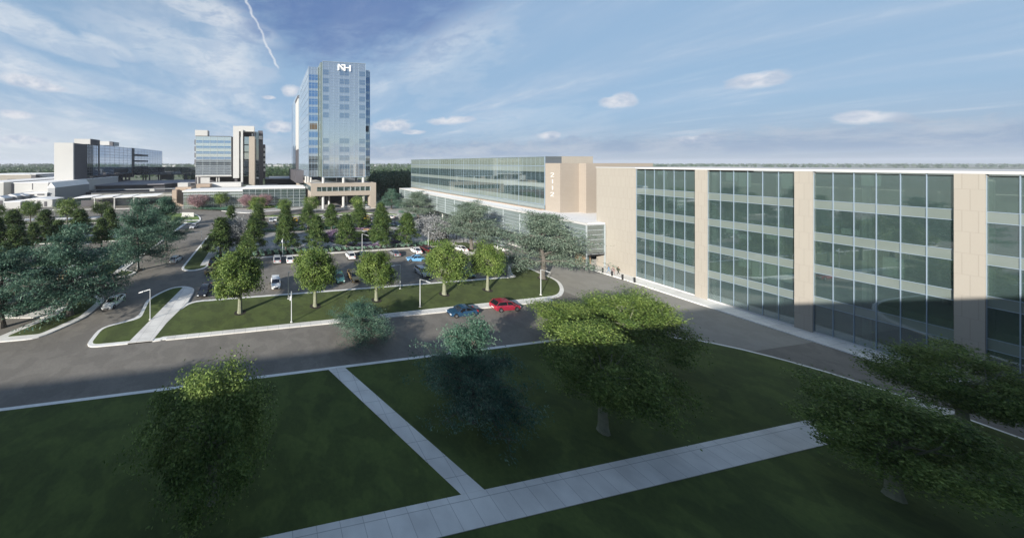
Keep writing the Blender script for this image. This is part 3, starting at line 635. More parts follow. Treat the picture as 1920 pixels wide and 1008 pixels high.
# the near facade that runs on towards the camera
vv = frange(Vn0 - .1, -12, 10.0)
for a, b in zip(vv[:-1], vv[1:]):
    part(MB().box(Un - .25, Un + .4, b, b + 1.5, 0, 23.3), 'pier', M['tan2'], B2)
    for z0, z1 in ((.4, 4.2), (5.4, 8.8), (10.0, 13.4), (14.6, 18.0), (19.2, 23.0)):
        part(MB().box(Un + .05, Un + .13, b + 1.52, a - .02, z0, z1), 'window', M['gl_green'], B2)
    for z0 in (4.2, 8.8, 13.4, 18.0): part(MB().box(Un + .04, Un + .14, b + 1.52, a - .02, z0 + .01, z0 + 1.19), 'spandrel', M['gl_span'], B2)
    mb = MB()
    for v in frange(b + 1.5, a, 1.4): mb.box(Un - .03, Un + .035, v - .03, v + .03, .3, 23.3)
    for z in (4.2, 5.4, 8.8, 10.0, 13.4, 14.6, 18.0, 19.2): mb.box(Un - .02, Un + .03, b + 1.5, a, z - .03, z + .03)
    part(mb, 'mullion_grid', M['tmull'], B2)
mb = MB(); mb.box(Un - .3, Un + .1, -12, Vn0 - .05, 23.31, 23.62); mb.box(Un - .1, Un + .2, -12, Vn0 - .05, .0, .35); part(mb, 'coping', M['offwhite'], B2)
for z in (4.8, 9.4, 14.0, 18.6): part(MB().box(Un + .25, 100, -12, Vn0 - .1, z - .18, z + .18), 'floor_slab', M['slab'], B2)
part(MB().box(Un + 6, Un + 6.3, -12, Vn0 - .1, 0, 23), 'interior_wall', M['interior'], B2)
rnd = random.Random(21)
for k_ in range(46):
    bay = rnd.randrange(6); z1 = rnd.choice((8.8, 13.4, 18.0, 23.0)); v0_ = vv[bay + 1] + 1.55 + 1.4 * rnd.randrange(5) if bay + 1 < len(vv) else 0
    part(MB().box(Un + .3, Un + .33, v0_, v0_ + 1.3, z1 - rnd.choice((.8, 1.5, 2.4, 3.2)) + rnd.random() * .01, z1 - .05), 'blind', M['slab'], B2)
mb = MB()
for v in frange(Vn0 - 4, -8, 6.7): mb.box(Un + 1.4, Un + 1.9, v, v + .5, 0, 23)
part(mb, 'interior_column', M['white'], B2)
part(MB().box(Un + .42, 112, -12, Vn0 - .02, 23.3, 23.58), 'roof', M['offwhite'], B2)

# --- glazed link building in front
LK = empty('link_building', (-10, 168, 0), 'low glazed building with a thin white roof between the trees and the tower portal', 'building')
p0, p1, p2 = at(344, 392), at(455, 389.5), at(573, 387.5)
def lerp(a, b, t): return tuple(a[i] + (b[i] - a[i]) * t for i in range(len(a)))
def rect_on(mb, a, b, z0, z1, off=0, th=.15, mi=0, za=None, zb=None):
    a = Vector(a[:2]); b = Vector(b[:2]); d = (b - a).normalized(); nrm = Vector((d.y, -d.x))      # towards the camera
    a1 = a + nrm * off; b1 = b + nrm * off; a2 = a1 - nrm * th; b2 = b1 - nrm * th
    mb.prism([tuple(a1), tuple(b1), tuple(b2), tuple(a2)], z0, z1, mi, zt=None)
rect = MB(); rect_on(rect, p0, p1, 0.2, 9.2); part(rect, 'curtain_wall', M['gl_screen'], LK)
rect = MB(); rect_on(rect, p1, p2, 0.2, 10.4); part(rect, 'curtain_wall', M['gl_link'], LK)
mb = MB(); rect_on(mb, lerp(p0, p1, -.02), lerp(p0, p1, 1.0), 9.2, 9.75, .5, 18); rect_on(mb, lerp(p1, p2, .0), lerp(p1, p2, .99), 10.4, 11.0, .6, 18); part(mb, 'roof', M['roofwhite'], LK)
mb = MB()
for i in range(15): q = lerp(p0, p1, i / 14); rect_on(mb, q, (q[0] + .09, q[1]), .2, 9.2, .12, .1)
for i in range(10): q = lerp(p1, p2, i / 10); rect_on(mb, q, (q[0] + .16, q[1]), .2, 10.4, .14, .12)
for z in frange(1.6, 8.8, 2.4): rect_on(mb, p0, p1, z, z + .1, .1, .08)
for z in frange(1.7, 9.8, 1.6): rect_on(mb, p1, p2, z, z + .09, .1, .08)
rect_on(mb, p0, p1, 7.7, 8.2, .3, .2); rect_on(mb, p0, p1, 6.2, 6.5, .3, .2)
part(mb, 'mullion_grid', M['mull'], LK)
mb = MB(); rect_on(mb, lerp(p0, p2, .02), lerp(p0, p2, .98), .2, 9, -6, .3); part(mb, 'interior_wall', M['interior'], LK)
for i in range(7):
    q = lerp(p1, p2, .08 + .13 * i); part(MB().tube((q[0], q[1] + 1.2, 0), (q[0], q[1] + 1.2, 10.3), .3), 'column', M['white'], LK)

# --- white framed tower in the middle distance
WT_ = empty('framed_tower', (-75, 215, 0), 'mid-rise glass block joined to a tall white frame with a beige pier', 'building')
VW = 215.0
def hz(u, v, y): return H - (y - CY) * zof(u, v) / F
def pbox(x0, x1, y0, y1, v0, v1, name, m, parent, **k):
    """a block whose front face spans these picture columns and rows at depth line v0"""
    a, b = onv(v0, x0), onv(v0, x1); mid = (a + b) / 2
    return part(MB().box(a, b, v0, v1, hz(mid, v0, y1), hz(mid, v0, y0)), name, m, parent, **k)
pbox(367, 433.3, 256, 328.5, VW, 232, 'curtain_wall', M['gl_tower'], WT_)
pbox(366.2, 434, 328.5, 331, VW - .4, 233, 'floor_edge', M['white'], WT_)
pbox(366.5, 433.8, 255, 256, VW - .3, 233, 'roof', M['dmull'], WT_)
pbox(365.6, 389, 244, 255, VW + 4, 226, 'penthouse', M['white'], WT_)
pbox(433.3, 437, 256.5, 330, VW + 1.0, 232, 'recess_wall', M['darkclad_shade'], WT_)
for x in (370.8, 406, 410.5): pbox(x - 1, x + 1, 331, 346, VW + 1.5, VW + 3, 'column', M['white'], WT_)
pbox(437, 448, 236.2, 334, VW - 3, VW + 5, 'white_pier', M['white'], WT_)
pbox(448, 476.5, 236.2, 246.6, VW - 3, VW + 8, 'white_beam', M['white'], WT_)
pbox(451.5, 455.4, 243, 355, VW - 4.2, VW - 2, 'white_fin', M['white'], WT_)
pbox(448, 468, 256.5, 330, VW + 3, VW + 16, 'curtain_wall', M['gl_tower'], WT_)
pbox(448, 476, 246.6, 256.5, VW + 6, VW + 16, 'recess_wall', M['darkclad_shade'], WT_)
pbox(466.8, 477.3, 256, 356, VW - 2, VW + 18, 'beige_pier', M['tan'], WT_)
pbox(471.8, 474.3, 250, 256, VW + 1, VW + 3, 'column', M['white'], WT_)
pbox(440, 445, 334, 345, VW, VW + 2, 'column', M['darkclad_shade'], WT_)
pbox(477.4, 485, 247, 356, VW + 14, VW + 30, 'glass_shaft', M['gl_dark'], WT_)
pbox(484, 492.4, 245, 356, VW + 20, VW + 44, 'dark_shaft', M['darkclad_shade'], WT_)
pbox(485, 492.3, 255, 261.5, VW + 18.5, VW + 20, 'white_panel', M['white'], WT_)
pbox(492.4, 497.3, 271, 335, VW + 30, VW + 60, 'rear_wing', M['darkclad_shade'], WT_)
for i in range(5): pbox(494, 497.6, 278 + 9.6 * i, 283 + 9.6 * i, VW + 28, VW + 30, 'balcony', M['offwhite'], WT_)
for i in range(4): pbox(364.6, 366.8, 262 + 12.3 * i, 271 + 12.3 * i, VW + 3, VW + 10, 'balcony', M['darkclad_shade'], WT_)
pbox(366, 466, 331, 346, VW + 12, VW + 14, 'undercroft_wall', M['darkclad_shade'], WT_)
mb = MB()
a, b = onv(VW, 367), onv(VW, 433.3)
for i in range(6): u = a + (b - a) * i / 5; mb.box(u - .07, u + .07, VW - .15, VW - .01, hz(a, VW, 328), hz(a, VW, 256))
for i in range(22):
    z = hz(a, VW, 328) + (hz(a, VW, 256) - hz(a, VW, 328)) * i / 21; mb.box(a, b, VW - .13, VW - .012, z - .07, z + .07)
part(mb, 'mullion_grid', M['mull'], WT_)
for i in range(5): pbox(368, 433, 263.2 + 10.2 * i, 268.2 + 10.2 * i, VW - .05, VW - .004, 'window', M['gl_blue'] if i < 4 else M['gl_dark'], WT_)
for i in range(5): pbox(455.6, 466, 270.5 + 14 * i, 272 + 14 * i, VW + 1.6, VW + 2.9, 'floor_edge', M['dmull'], WT_)
# terraces below it
pbox(376, 393, 333, 346, 206, 208, 'terrace_wall', M['white'], WT_)
pbox(393, 452, 342.5, 351, 203, 212, 'terrace_wall', M['offwhite'], WT_)
pbox(392, 458, 352.5, 362, 192, 201, 'terrace_wall', M['white'], WT_)
pbox(455.6, 467, 350, 352, 206, 214, 'terrace_slab', M['white'], WT_)
pbox(368, 393.4, 345.2, 360, 196, 204, 'beige_block', M['beige'], WT_)

# --- beige kiosk-like block beside the link
BK = empty('beige_block_building', (onv(172, 346), 172, 0), 'small beige block with a white box on its roof left of the link building', 'building')
pbox(329, 358.3, 351, 392, 180, 190, 'wall', M['beige'], BK)
pbox(322.5, 331, 356.2, 380, 176, 184, 'side_wall', M['beige'], BK)
pbox(333, 352.2, 342.8, 350.8, 183, 189, 'roof_box', M['white'], BK)
pbox(349.5, 351, 354.5, 358, 179.6, 179.98, 'vent', M['black'], BK)

# --- black roofed hall behind the link
HB = empty('black_hall', (-20, 262, 0), 'black flat hall between the framed tower and the glass tower', 'building')
pbox(497, 568, 335.5, 362, 258, 300, 'wall', M['black'], HB)
pbox(505, 566, 334.4, 335.7, 257, 301, 'roof_edge', M['grey'], HB)
pbox(491, 521, 347.5, 365, 236, 250, 'grey_annex', M['lilac'], HB)
pbox(520, 568, 349.2, 365, 230, 246, 'white_annex', M['offwhite'], HB)

# --- left glass wing with its white slab end, raised on columns
LW = empty('glass_wing', (-145, 245, 0), 'long glass wing on dark columns with a tall blank white end slab', 'building')
US0, US1, VS = -150.5, -138.4, 241.5
part(MB().box(US0, US1, VS, VS + 1.2, 10.4, 39.2), 'end_slab', M['white'], LW)
mb = MB()
mb.box(US0, US0 + 2.6, VS, VS + 1.1, 0, 10.2); mb.box(US0 + 4, US0 + 5.4, VS, VS + 1.1, 0, 10.2); mb.box(US0 + 8.2, US1, VS, VS + 1.1, 0, 10.2); mb.box(US0, US1, VS, VS + 1.1, 10.2, 10.39)
mb.box(US0 + 5.4, US0 + 8.2, VS, VS + 1.1, 9.2, 10.2)
part(mb, 'end_slab_base', M['white'], LW)
part(MB().box(US0 + .3, US1 - .01, VS + 1.2, 258, 0, 39.1), 'side_wall', M['darkclad_shade'], LW)  # sunless flank of the white slab, its shade put into a dark colour
part(MB().box(US0 + 3, US1 - .3, 258, 272.6, 14.5, 39.0), 'curtain_wall', M['gl_dark'], LW)
part(MB().box(US1 - 3, US1 - .2, 258.2, 266, 14.5, 38.8), 'dark_bay', M['gl_dark'], LW)
part(MB().box(US1 - 4, US1 + .02, 266.2, 273.5, 14.5, 39.0), 'curtain_wall', M['gl_left'], LW)
part(MB().box(US1 - 4, US1 - .02, 273.6, 275.4, 12, 39.6), 'recess_wall', M['darkclad_shade'], LW)
V3 = onu(US1, 247); V4 = onu(US1, 304)
part(MB().box(US1 - 14, US1, 275.5, V3, 14.5, 39.9), 'curtain_wall', M['gl_left'], LW)
part(MB().box(US1 - 14, US1 - .03, V3 + .1, V3 + 6, 10, 40.2), 'recess_wall', M['darkclad_shade'], LW)
part(MB().box(US1 - 14, US1, V3 + 6.1, V4, 14.5, 40.6), 'curtain_wall', M['gl_left'], LW)
mb = MB()
for v in frange(275.5, V4, 8.4): mb.box(US1 + .0, US1 + .06, v - .12, v + .12, 14.5, 40.2)
for z in frange(14.5, 39.5, 2.5): mb.box(US1 + .0, US1 + .05, 275.5, V4, z - .08, z + .08)
for z in frange(14.5, 39.0, 2.4): mb.box(US1 + .03, US1 + .14, 258, 273.5, z - .09, z + .09)
for v in frange(258, 273.5, 3.1): mb.box(US1 + .03, US1 + .17, v - .09, v + .09, 14.5, 39)
part(mb, 'mullion_grid', M['dmull'], LW)
for z in (19.5, 26, 32.4): part(MB().box(US1 + .2, US1 + 3.2, V3 + 9, V3 + 34, z, z + 1.6), 'balcony', M['darkclad_shade'], LW)
part(MB().box(US1 + .2, US1 + .5, 300, 326, 15.5, 19.6), 'louvre_panel', M['dmull'], LW)
pbox(139, 169, 260.5, 270, 262, 274, 'penthouse', M['white'], LW)
part(MB().box(onv(262, 169), onv(262, 169) + .4, 262, 275, 39, hz(-135, 262, 260.5)), 'penthouse_shaded_side', M['darkclad_shade'], LW)  # right side of the white box, shade painted as a dark colour
pbox(178, 205, 264.8, 272, 300, 318, 'penthouse', M['white'], LW)
pbox(205, 211.5, 266, 273.6, 300, 302, 'penthouse_shaded_side', M['darkclad_shade'], LW)  # second roof box, its shaded right side drawn dark
for v in frange(260, 330, 7.5): part(MB().box(US1 - 1.1, US1 + .1, v, v + 1.3, 0, 14.6), 'column', M['darkclad_shade'], LW)
part(MB().box(US1 - 14, US1 - .05, 258, V4, 13.6, 14.5), 'soffit', M['darkclad_shade'], LW)
part(MB().box(US1 - 1.3, US1 - .1, 258, 330, 6.6, 8.2), 'mid_deck', M['darkclad_shade'], LW)
part(MB().box(US1 - 15.5, US1 - 15, 262, 290, 0, 13.6), 'back_wall', M['white'], LW)
part(MB().box(US1 - 13, US1 - 12.5, 290, 345, 0, 13.6), 'back_wall', M['darkclad_shade'], LW)

# --- skybridge
SB = empty('skybridge', (-95, 338, 0), 'dark glazed footbridge on columns linking the two glass blocks at the left', 'bridge')
b0, b1 = onv(338, 249), onv(338, 368)
part(MB().box(b0, b1, 338, 346, 12.6, 20.0), 'glazed_tube', M['gl_dark'], SB)
mb = MB(); mb.box(b0, b1, 337.7, 346.3, 19.9, 20.5); mb.box(b0, b1, 337.7, 346.3, 12.1, 12.7)
for u in frange(b0, b1, 3.6): mb.box(u - .12, u + .12, 337.8, 337.97, 12.7, 19.9)
for z in (15, 17.4): mb.box(b0, b1, 337.85, 337.98, z - .1, z + .1)
part(mb, 'frame', M['dmull'], SB)
for x in (267, 272, 279, 296, 300, 323, 345, 348): part(MB().box(onv(341, x), onv(341, x) + 1.1, 341, 342.2, 0, 12.1), 'column', M['darkclad_shade'], SB)
part(MB().box(onv(345, 302), onv(345, 322), 345, 346, 7, 12), 'louvre_panel', M['dmull'], SB)

# --- parking deck under the bridge
PD = empty('parking_deck', (-100, 280, 0), 'dark open parking deck with a pale grey flat top under the footbridge', 'building')
q0, q1, q2 = onv(266, 222), onv(272, 308), onv(276, 366)
part(MB().prism([(US1 + .5, 262), (q0, 266), (q1, 272), (q1 + 4, 284), (q2, 286), (q2, 334), (US1 + .5, 334)], 6.2, 7.0), 'deck', M['lilac'], PD)
part(MB().prism([(US1 + 1.5, 264), (q0, 268), (q1, 274), (q1 + 3, 286), (q2, 288), (q2, 330), (US1 + 1.5, 330)], 0, 6.19), 'dark_bay', M['darkclad_shade'], PD)
part(MB().prism([(US1 + 1, 255), (q2, 262), (q2, 266), (US1 + 1, 259)], 3.2, 3.9), 'ledge', M['grey'], PD)
pbox(280.5, 289.5, 353.8, 358.4, 250, 252, 'roof_box', M['white'], PD)
part(MB().box(-136, -70, 236, 237, 0, 3.9), 'front_wall', M['darkclad_shade'], PD)

# --- translucent canopy hall and post canopies at the left
CH = empty('canopy_hall', (-80, 190, 0), 'low pale hall with a thin white roof line behind the leftmost roundabout trees', 'building')
part(MB().box(onv(192, 171), onv(192, 331), 192, 214, 4.9, 5.4), 'roof', M['white'], CH)
pbox(171, 322, 361.5, 373, 193, 194, 'wall', M['interior'], CH)
pbox(171, 322, 359.8, 361.6, 192.4, 192.8, 'shadow_gap', M['dmull'], CH)
CN = empty('post_canopy', (-105, 182, 0), 'row of thin white canopies on round posts at the left of the forecourt', 'canopy')
for (x0, x1, y0) in [(140, 178, 371.5), (178, 216, 371), (216, 252, 370.5), (252, 300, 369)]:
    a, b = onv(180, x0), onv(180, x1)
    z = hz(a, 180, y0)
    mb = MB(); mb.add([(a, 178, z), (b - .4, 178, z + .5), (b - .4, 188, z + .9), (a, 188, z + .4), (a, 178, z + .25), (b - .4, 178, z + .75), (b - .4, 188, z + 1.15), (a, 188, z + .65)], [(3, 2, 1, 0), (4, 5, 6, 7), (0, 1, 5, 4), (1, 2, 6, 5), (2, 3, 7, 6), (3, 0, 4, 7)])
    part(mb, 'roof_panel', M['roofwhite'], CN)
for x in (178, 215, 251.5): part(MB().tube((onv(179, x), 179, 0), (onv(179, x), 179, hz(onv(179, x), 179, 371.2)), .4), 'post', M['white'], CN)
pbox(152, 216, 375, 386, 188, 189, 'back_wall', M['darkclad_shade'], CN)
pbox(216, 262, 374, 386, 190, 191, 'back_wall', M['grey'], CN)

# --- white sheds and halls at the far left
def shed(name, label, x0, x1, y0, y1, v0, v1, m, rise=0, side=None, cat='building', grp=None, win=None):
    o = empty(name, ((onv(v0, x0) + onv(v0, x1)) / 2, v0, 0), label, cat, grp)
    a, b = onv(v0, x0), onv(v0, x1); z1 = hz((a + b) / 2, v0, y0); z0 = 0
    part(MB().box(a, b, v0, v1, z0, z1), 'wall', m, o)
    if rise:
        c = (a + b) / 2; mb = MB().add([(a - .3, v0 - .3, z1), (b + .3, v0 - .3, z1), (c, v0 - .3, z1 + rise), (a - .3, v1, z1), (b + .3, v1, z1), (c, v1, z1 + rise)], [(0, 1, 2), (5, 4, 3), (0, 2, 5, 3), (2, 1, 4, 5), (0, 3, 4, 1)])
        part(mb, 'roof', M['roofwhite'], o)
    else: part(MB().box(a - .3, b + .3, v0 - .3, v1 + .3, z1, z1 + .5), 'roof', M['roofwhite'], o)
    for (wx0, wx1, wy0, wy1) in (win or []):
        part(MB().box(onv(v0, wx0), onv(v0, wx1), v0 - .12, v0 - .01, hz(a, v0, wy1), hz(a, v0, wy0)), 'door' if wy1 > y1 - 2 else 'window', M['darkclad_shade'], o)
    return o
shed('grey_hall', 'wide greyish brown hall with a dark roof at the left edge', -60, 58.3, 328, 342, 330, 380, mat('taupe_render', (.33, .30, .26), .9), 0, win=[(14, 30, 336.5, 338.2)])
HL = shed('grey_hall_shaded_side', 'dark right side of the greyish brown hall, its shade put into the colour', 58.3, 67, 327.5, 342, 330, 372, M['darkclad_shade'])  # shaded side of the brown hall, built as its own dark block
shed('violet_grey_hall', 'grey flat hall left of the white end slab', 66.5, 80, 330, 340, 335, 360, M['grey'], 0)
shed('slate_hall', 'slate coloured hall touching the white end slab in the picture', 80, 103, 332.5, 340, 340, 365, M['lilac'], 0)
shed('white_hangar', 'long blank white hangar with a flat pale roof at the left', 27, 90, 343.5, 362, 212, 300, M['white'], 0, win=[(60.3, 61.6, 344, 356)])
shed('white_hangar_corner', 'white building cut off by the left edge, in front of the grey hall', -60, 6.5, 343.2, 358, 226, 300, M['white'], 0)
shed('recessed_grey_bay', 'grey recessed bay with a dark window beside the white hangar', 6.5, 27.5, 344, 362, 232, 290, M['lilac'], 0, win=[(15.5, 21, 349.5, 356)])
shed('barrel_hall', 'grey hall with an arched white roof beside the end slab', 90, 103, 352, 374, 205, 240, M['grey'], 3.2)
shed('gable_shed', 'small grey gabled shed with a dark door cut off at the left edge', -14, 8.5, 372, 390, 190, 215, M['grey'], 1.3, win=[(-6, 4.5, 376, 389)])
shed('gable_shed_window', 'grey gabled shed with one dark window behind the low white box', 8.5, 32, 368, 380, 196, 225, M['grey'], 1.3, win=[(21.5, 28.8, 374, 379)])
shed('small_gable', 'third small grey gable right of the windowed shed', 32, 48, 367.5, 378, 200, 226, M['grey'], 1.1)
shed('low_white_box', 'low blank white flat box among the sheds', 9.5, 38, 379.5, 391, 186, 195, M['white'])
shed('white_pavilion', 'low white pavilion with two dark doorways left of the canopies', 38, 98, 374.5, 389, 190, 200, M['white'], 0.9, win=[(70, 75.5, 377, 388), (83, 88, 378.5, 388)])
shed('roof_terrace', 'flat white roof with a short dark roof light behind the pavilion', 40, 88, 363, 372, 204, 212, M['offwhite'], 0, win=[(53, 64, 364.5, 366.8), (70, 83, 364, 366.4)])
# white sign wall on the upper verge
sw = empty('sign_wall', at(352, 407), 'low blank white wall on the verge at the bend of the drive', 'wall')
a, b = at(341, 406.5), at(363.3, 406.8)
mb = MB(); rect_on(mb, a, b, .1, 2.0, 0, .5); part(mb, 'panel', M['white'], sw)
mb = MB(); rect_on(mb, (a[0] - .2, a[1]), (b[0] + .2, b[1]), 0, .35, .25, 1.0); part(mb, 'plinth', M['concrete'], sw)

# ------------------------------------------------------------------ trees and planting
def leaves(P, size, rng, up=.35, aspect=1.0, out=None):
    """one small rhombic leaf clump per point; returns vertex and face arrays"""
    n = len(P); nr = rng.normal(size=(n, 3))
    if out is not None: nr = nr * .7 + out
    nr[:, 2] += up
    nr /= np.linalg.norm(nr, axis=1)[:, None] + 1e-9
    a = np.cross(nr, rng.normal(size=(n, 3))); a /= np.linalg.norm(a, axis=1)[:, None] + 1e-9
    b = np.cross(nr, a); s = size * rng.uniform(.6, 1.35, size=(n, 1))
    V = np.stack([P + a * s * aspect, P + b * s * .55, P - a * s * aspect * .8, P - b * s * .55], 1).reshape(-1, 3)
    return V
def leaf_obj(V, name, m, parent):
    n = len(V) // 4; me = bpy.data.meshes.new(name)
    me.vertices.add(len(V)); me.vertices.foreach_set('co', V.astype('f').ravel())
    me.loops.add(n * 4); me.loops.foreach_set('vertex_index', np.arange(n * 4, dtype='i'))
    me.polygons.add(n); me.polygons.foreach_set('loop_start', np.arange(0, n * 4, 4, dtype='i')); me.polygons.foreach_set('loop_total', np.full(n, 4, 'i'))
    me.materials.append(m); me.update(); me.validate()
    o = bpy.data.objects.new(name, me); col.objects.link(o)
    if parent: o.parent = parent
    return o
def limb(mb, p, q, r0, r1, rng, seg=4, wob=.12, n=5):
    p = np.array(p, float); q = np.array(q, float); d = np.linalg.norm(q - p); last = p; lr = r0; pts_ = [p]
    for i in range(1, seg + 1):
        t = i / seg; c = p + (q - p) * t + np.array([0, 0, math.sin(t * math.pi) * -.0]) + (rng.normal(size=3) * wob * d / seg if i < seg else 0)
        r = r0 + (r1 - r0) * t; mb.tube(last, c, lr, r, n); last = c; lr = r; pts_.append(c)
    return pts_
def proto_tree(kind, seed):
    """unit trees: height and crown width in metres are in the tuple returned"""
    rng = np.random.default_rng(seed); mb = MB(); P = []; O = []
    fine_leaf = kind.endswith('_fine'); kind = kind.replace('_fine', ''); dn = 2.2 if fine_leaf else 1
    if kind == 'maple_tree':
        h, w = 8.6, 8.0; mb.tube((0, 0, -.1), (0, 0, .5), .42, .30, 9); mb.tube((0, 0, .5), (.05, 0, 2.6), .30, .22, 9); mb.tube((.05, 0, 2.6), (0, .05, 5.2), .22, .12, 8)
        cl = []; lob = rng.normal(size=(9, 3)); lob /= np.linalg.norm(lob, axis=1)[:, None]
        for i in range(120):
            d = rng.normal(size=3); d /= np.linalg.norm(d); near = float(np.max(lob @ d)); r = (rng.uniform(.35, 1) ** .6) * (.66 + .42 * max(0, (near - .45) / .55))
            q = np.array([d[0] * w * .45 * r * (1 - .18 * d[2]), d[1] * w * .45 * r * (1 - .18 * d[2]), 5.0 + d[2] * (3.4 if d[2] > 0 else 2.6) * r])
            if q[2] < 2.5: q[2] = 2.5 + rng.uniform(0, .9)
            cl.append(q)
        for i in range(0, 120, 4): limb(mb, (0, 0, rng.uniform(2.3, 4.6)), cl[i], .085, .015, rng, 3, .15, 4)
        for q in cl:
            k = int(rng.integers(int(120 * dn), int(220 * dn))); P.append(q + rng.normal(size=(k, 3)) * np.array([.46, .46, .30]) * rng.uniform(.5, 1.3)); O.append(np.tile((q - np.array([0, 0, 4.6])) / 4, (k, 1)))
        s, up, asp, lm, bm = .115 * (.62 if fine_leaf else 1), .25, 1.2, M['l_maple'], M['barkg']
    elif kind == 'evergreen_tree':
        h, w = 9.8, 6.2; mb.tube((0, 0, -.1), (0, 0, 2.2), .22, .18, 8); mb.tube((0, 0, 2.2), (0, 0, 9.0), .18, .04, 6)
        for i in range(165):
            t = rng.uniform(0, 1) ** .85; z = 1.7 + t * 7.7
            rr = (w / 2) * (min(1, (t + .16) / .22) ** .7) * (1 - max(0, t - .06)) ** .85 * rng.uniform(.74, 1.10)
            a = rng.uniform(0, 2 * math.pi); r = rr * math.sqrt(rng.uniform(.25, 1)); q = np.array([math.cos(a) * r, math.sin(a) * r, z])
            if i % 4 == 0: limb(mb, (0, 0, max(1.4, z - .3)), q, .05, .012, rng, 2, .1, 4)
            k = int(rng.integers(64, 105)); P.append(q + rng.normal(size=(k, 3)) * np.array([.34, .34, .20])); O.append(np.tile(np.array([math.cos(a), math.sin(a), .5]), (k, 1)))
        P.append(rng.normal(size=(60, 3)) * np.array([.25, .25, .4]) + np.array([0, 0, 9.3])); O.append(np.tile([0, 0, 1.], (60, 1)))
        s, up, asp, lm, bm = .145, .45, 1.1, M['l_dark'], M['bark']
    elif kind in ('feathery_tree', 'grey_green_tree'):
        h, w = 12.0, 15.0; mb.tube((0, 0, -.1), (0, 0, .8), .55, .38, 10); tp = limb(mb, (0, 0, .8), (0, 0, 9.8), .38, .08, rng, 6, .10, 8)
        for i in range(40):
            t = rng.uniform(0, 1); z0 = 2.2 + t * 6.6; a = i * 2.399 + rng.normal() * .25
            reach = (w / 2) * (1 - .80 * t ** 1.5) * rng.uniform(.72, 1.04); rise = rng.uniform(.3, 1.6) + t * 1.6 - (.5 if t < .15 else 0)
            e = np.array([math.cos(a) * reach, math.sin(a) * reach, min(11.6, z0 + rise)])
            pl = limb(mb, (0, 0, z0), e, .13 * (1 - .5 * t), .02, rng, 5, .12, 5)
            for j in range(2, 6):
                for _ in range(5):
                    b = pl[j] + rng.normal(size=3) * np.array([1.1, 1.1, .30]) * (.5 + .5 * j / 5) * (reach / 6)
                    limb(mb, pl[j], b, .025, .008, rng, 2, .15, 3)
                    k = int(rng.integers(26, 48)); P.append(b + rng.normal(size=(k, 3)) * np.array([.58, .58, .17])); O.append(np.zeros((k, 3)))
        s, up, asp = .105, .7, 1.8
        lm = M['l_airy'] if kind == 'feathery_tree' else M['l_airy2']; bm = M['bark']
    elif kind in ('blossom_tree', 'pink_tree'):
        h, w = 6.4, 6.6
        for a in (0, 2.1, 4.2): limb(mb, (math.cos(a) * .1, math.sin(a) * .1, -.1), (math.cos(a) * .7, math.sin(a) * .7, 2.6), .13, .07, rng, 3, .1, 6)
        for i in range(60):
            d = rng.normal(size=3); d /= np.linalg.norm(d); r = rng.uniform(.4, 1) ** .5; a = math.atan2(d[1], d[0])
            q = np.array([d[0] * w * .42 * r, d[1] * w * .42 * r, 3.9 + d[2] * 2.2 * r]); limb(mb, (math.cos(a) * .5, math.sin(a) * .5, rng.uniform(1.4, 2.8)), q, .035, .008, rng, 3, .15, 4)
            k = int(rng.integers(60, 110)); P.append(q + rng.normal(size=(k, 3)) * .45); O.append(np.zeros((k, 3)))
        s, up, asp, bm = .15, .2, 1.0, M['bark']; lm = M['l_grey'] if kind == 'blossom_tree' else M['l_pink']
    elif kind == 'round_tree':
        h, w = 7.0, 6.0; mb.tube((0, 0, -.1), (0, 0, 3.4), .18, .12, 7)
        for i in range(90):
            d = rng.normal(size=3); d /= np.linalg.norm(d); r = rng.uniform(.3, 1) ** .5
            q = np.array([d[0] * w * .42 * r, d[1] * w * .42 * r, 4.4 + d[2] * 2.3 * r])
            if i % 5 == 0: limb(mb, (0, 0, rng.uniform(1.8, 3.2)), q, .05, .01, rng, 2, .15, 4)
            k = int(rng.integers(28, 50)); P.append(q + rng.normal(size=(k, 3)) * .38); O.append(np.tile((q - np.array([0, 0, 4.])) / 3, (k, 1)))
        s, up, asp, lm, bm = .17, .3, 1.0, M['l_maple'], M['bark']
    elif kind == 'forest_tree':
        h, w = 13.0, 9.0; mb.tube((0, 0, -.1), (0, 0, 8), .3, .15, 6)
        for i in range(46):
            t = rng.uniform(0, 1); rr = w * .42 * math.sin(math.pi * min(1, .15 + .8 * (1 - t))) ** .7; a = rng.uniform(0, 6.28); r = rr * math.sqrt(rng.uniform(.2, 1))
            q = np.array([math.cos(a) * r, math.sin(a) * r, 2.0 + t * 10.2]); k = int(rng.integers(14, 26)); P.append(q + rng.normal(size=(k, 3)) * .75); O.append(np.tile(np.array([math.cos(a), math.sin(a), .5]), (k, 1)))
        s, up, asp, lm, bm = .50, .4, 1.0, M['l_far'], M['bark']
    elif kind == 'bush':
        h, w = 1.6, 3.0
        mb.tube((0, 0, -.05), (0, 0, .9), .06, .03, 5)
        for i in range(26):
            d = rng.normal(size=3); d /= np.linalg.norm(d); q = np.array([d[0] * 1.2, d[1] * 1.2, .75 + d[2] * .5]); k = 26; P.append(q + rng.normal(size=(k, 3)) * .28); O.append(np.tile(d, (k, 1)))
        s, up, asp, lm, bm = .12, .3, 1.2, M['l_teal'], M['bark']
    P = np.concatenate(P); O = np.concatenate(O)
    V = leaves(P, s, rng, up, asp, O)
    lo = leaf_obj(V, 'crown', lm, None); tr_ = mb.build('trunk', bm, None, off=(0, 0, 0)); 
    for o in (lo, tr_): col.objects.unlink(o)
    zmax = float(np.percentile(V[:, 2], 99.7)); wmax = float(np.percentile(np.abs(V[:, :2]), 98.5) * 2)
    return dict(kind=kind, h=zmax, w=wmax, parts=[lo, tr_])
PROTO = {}
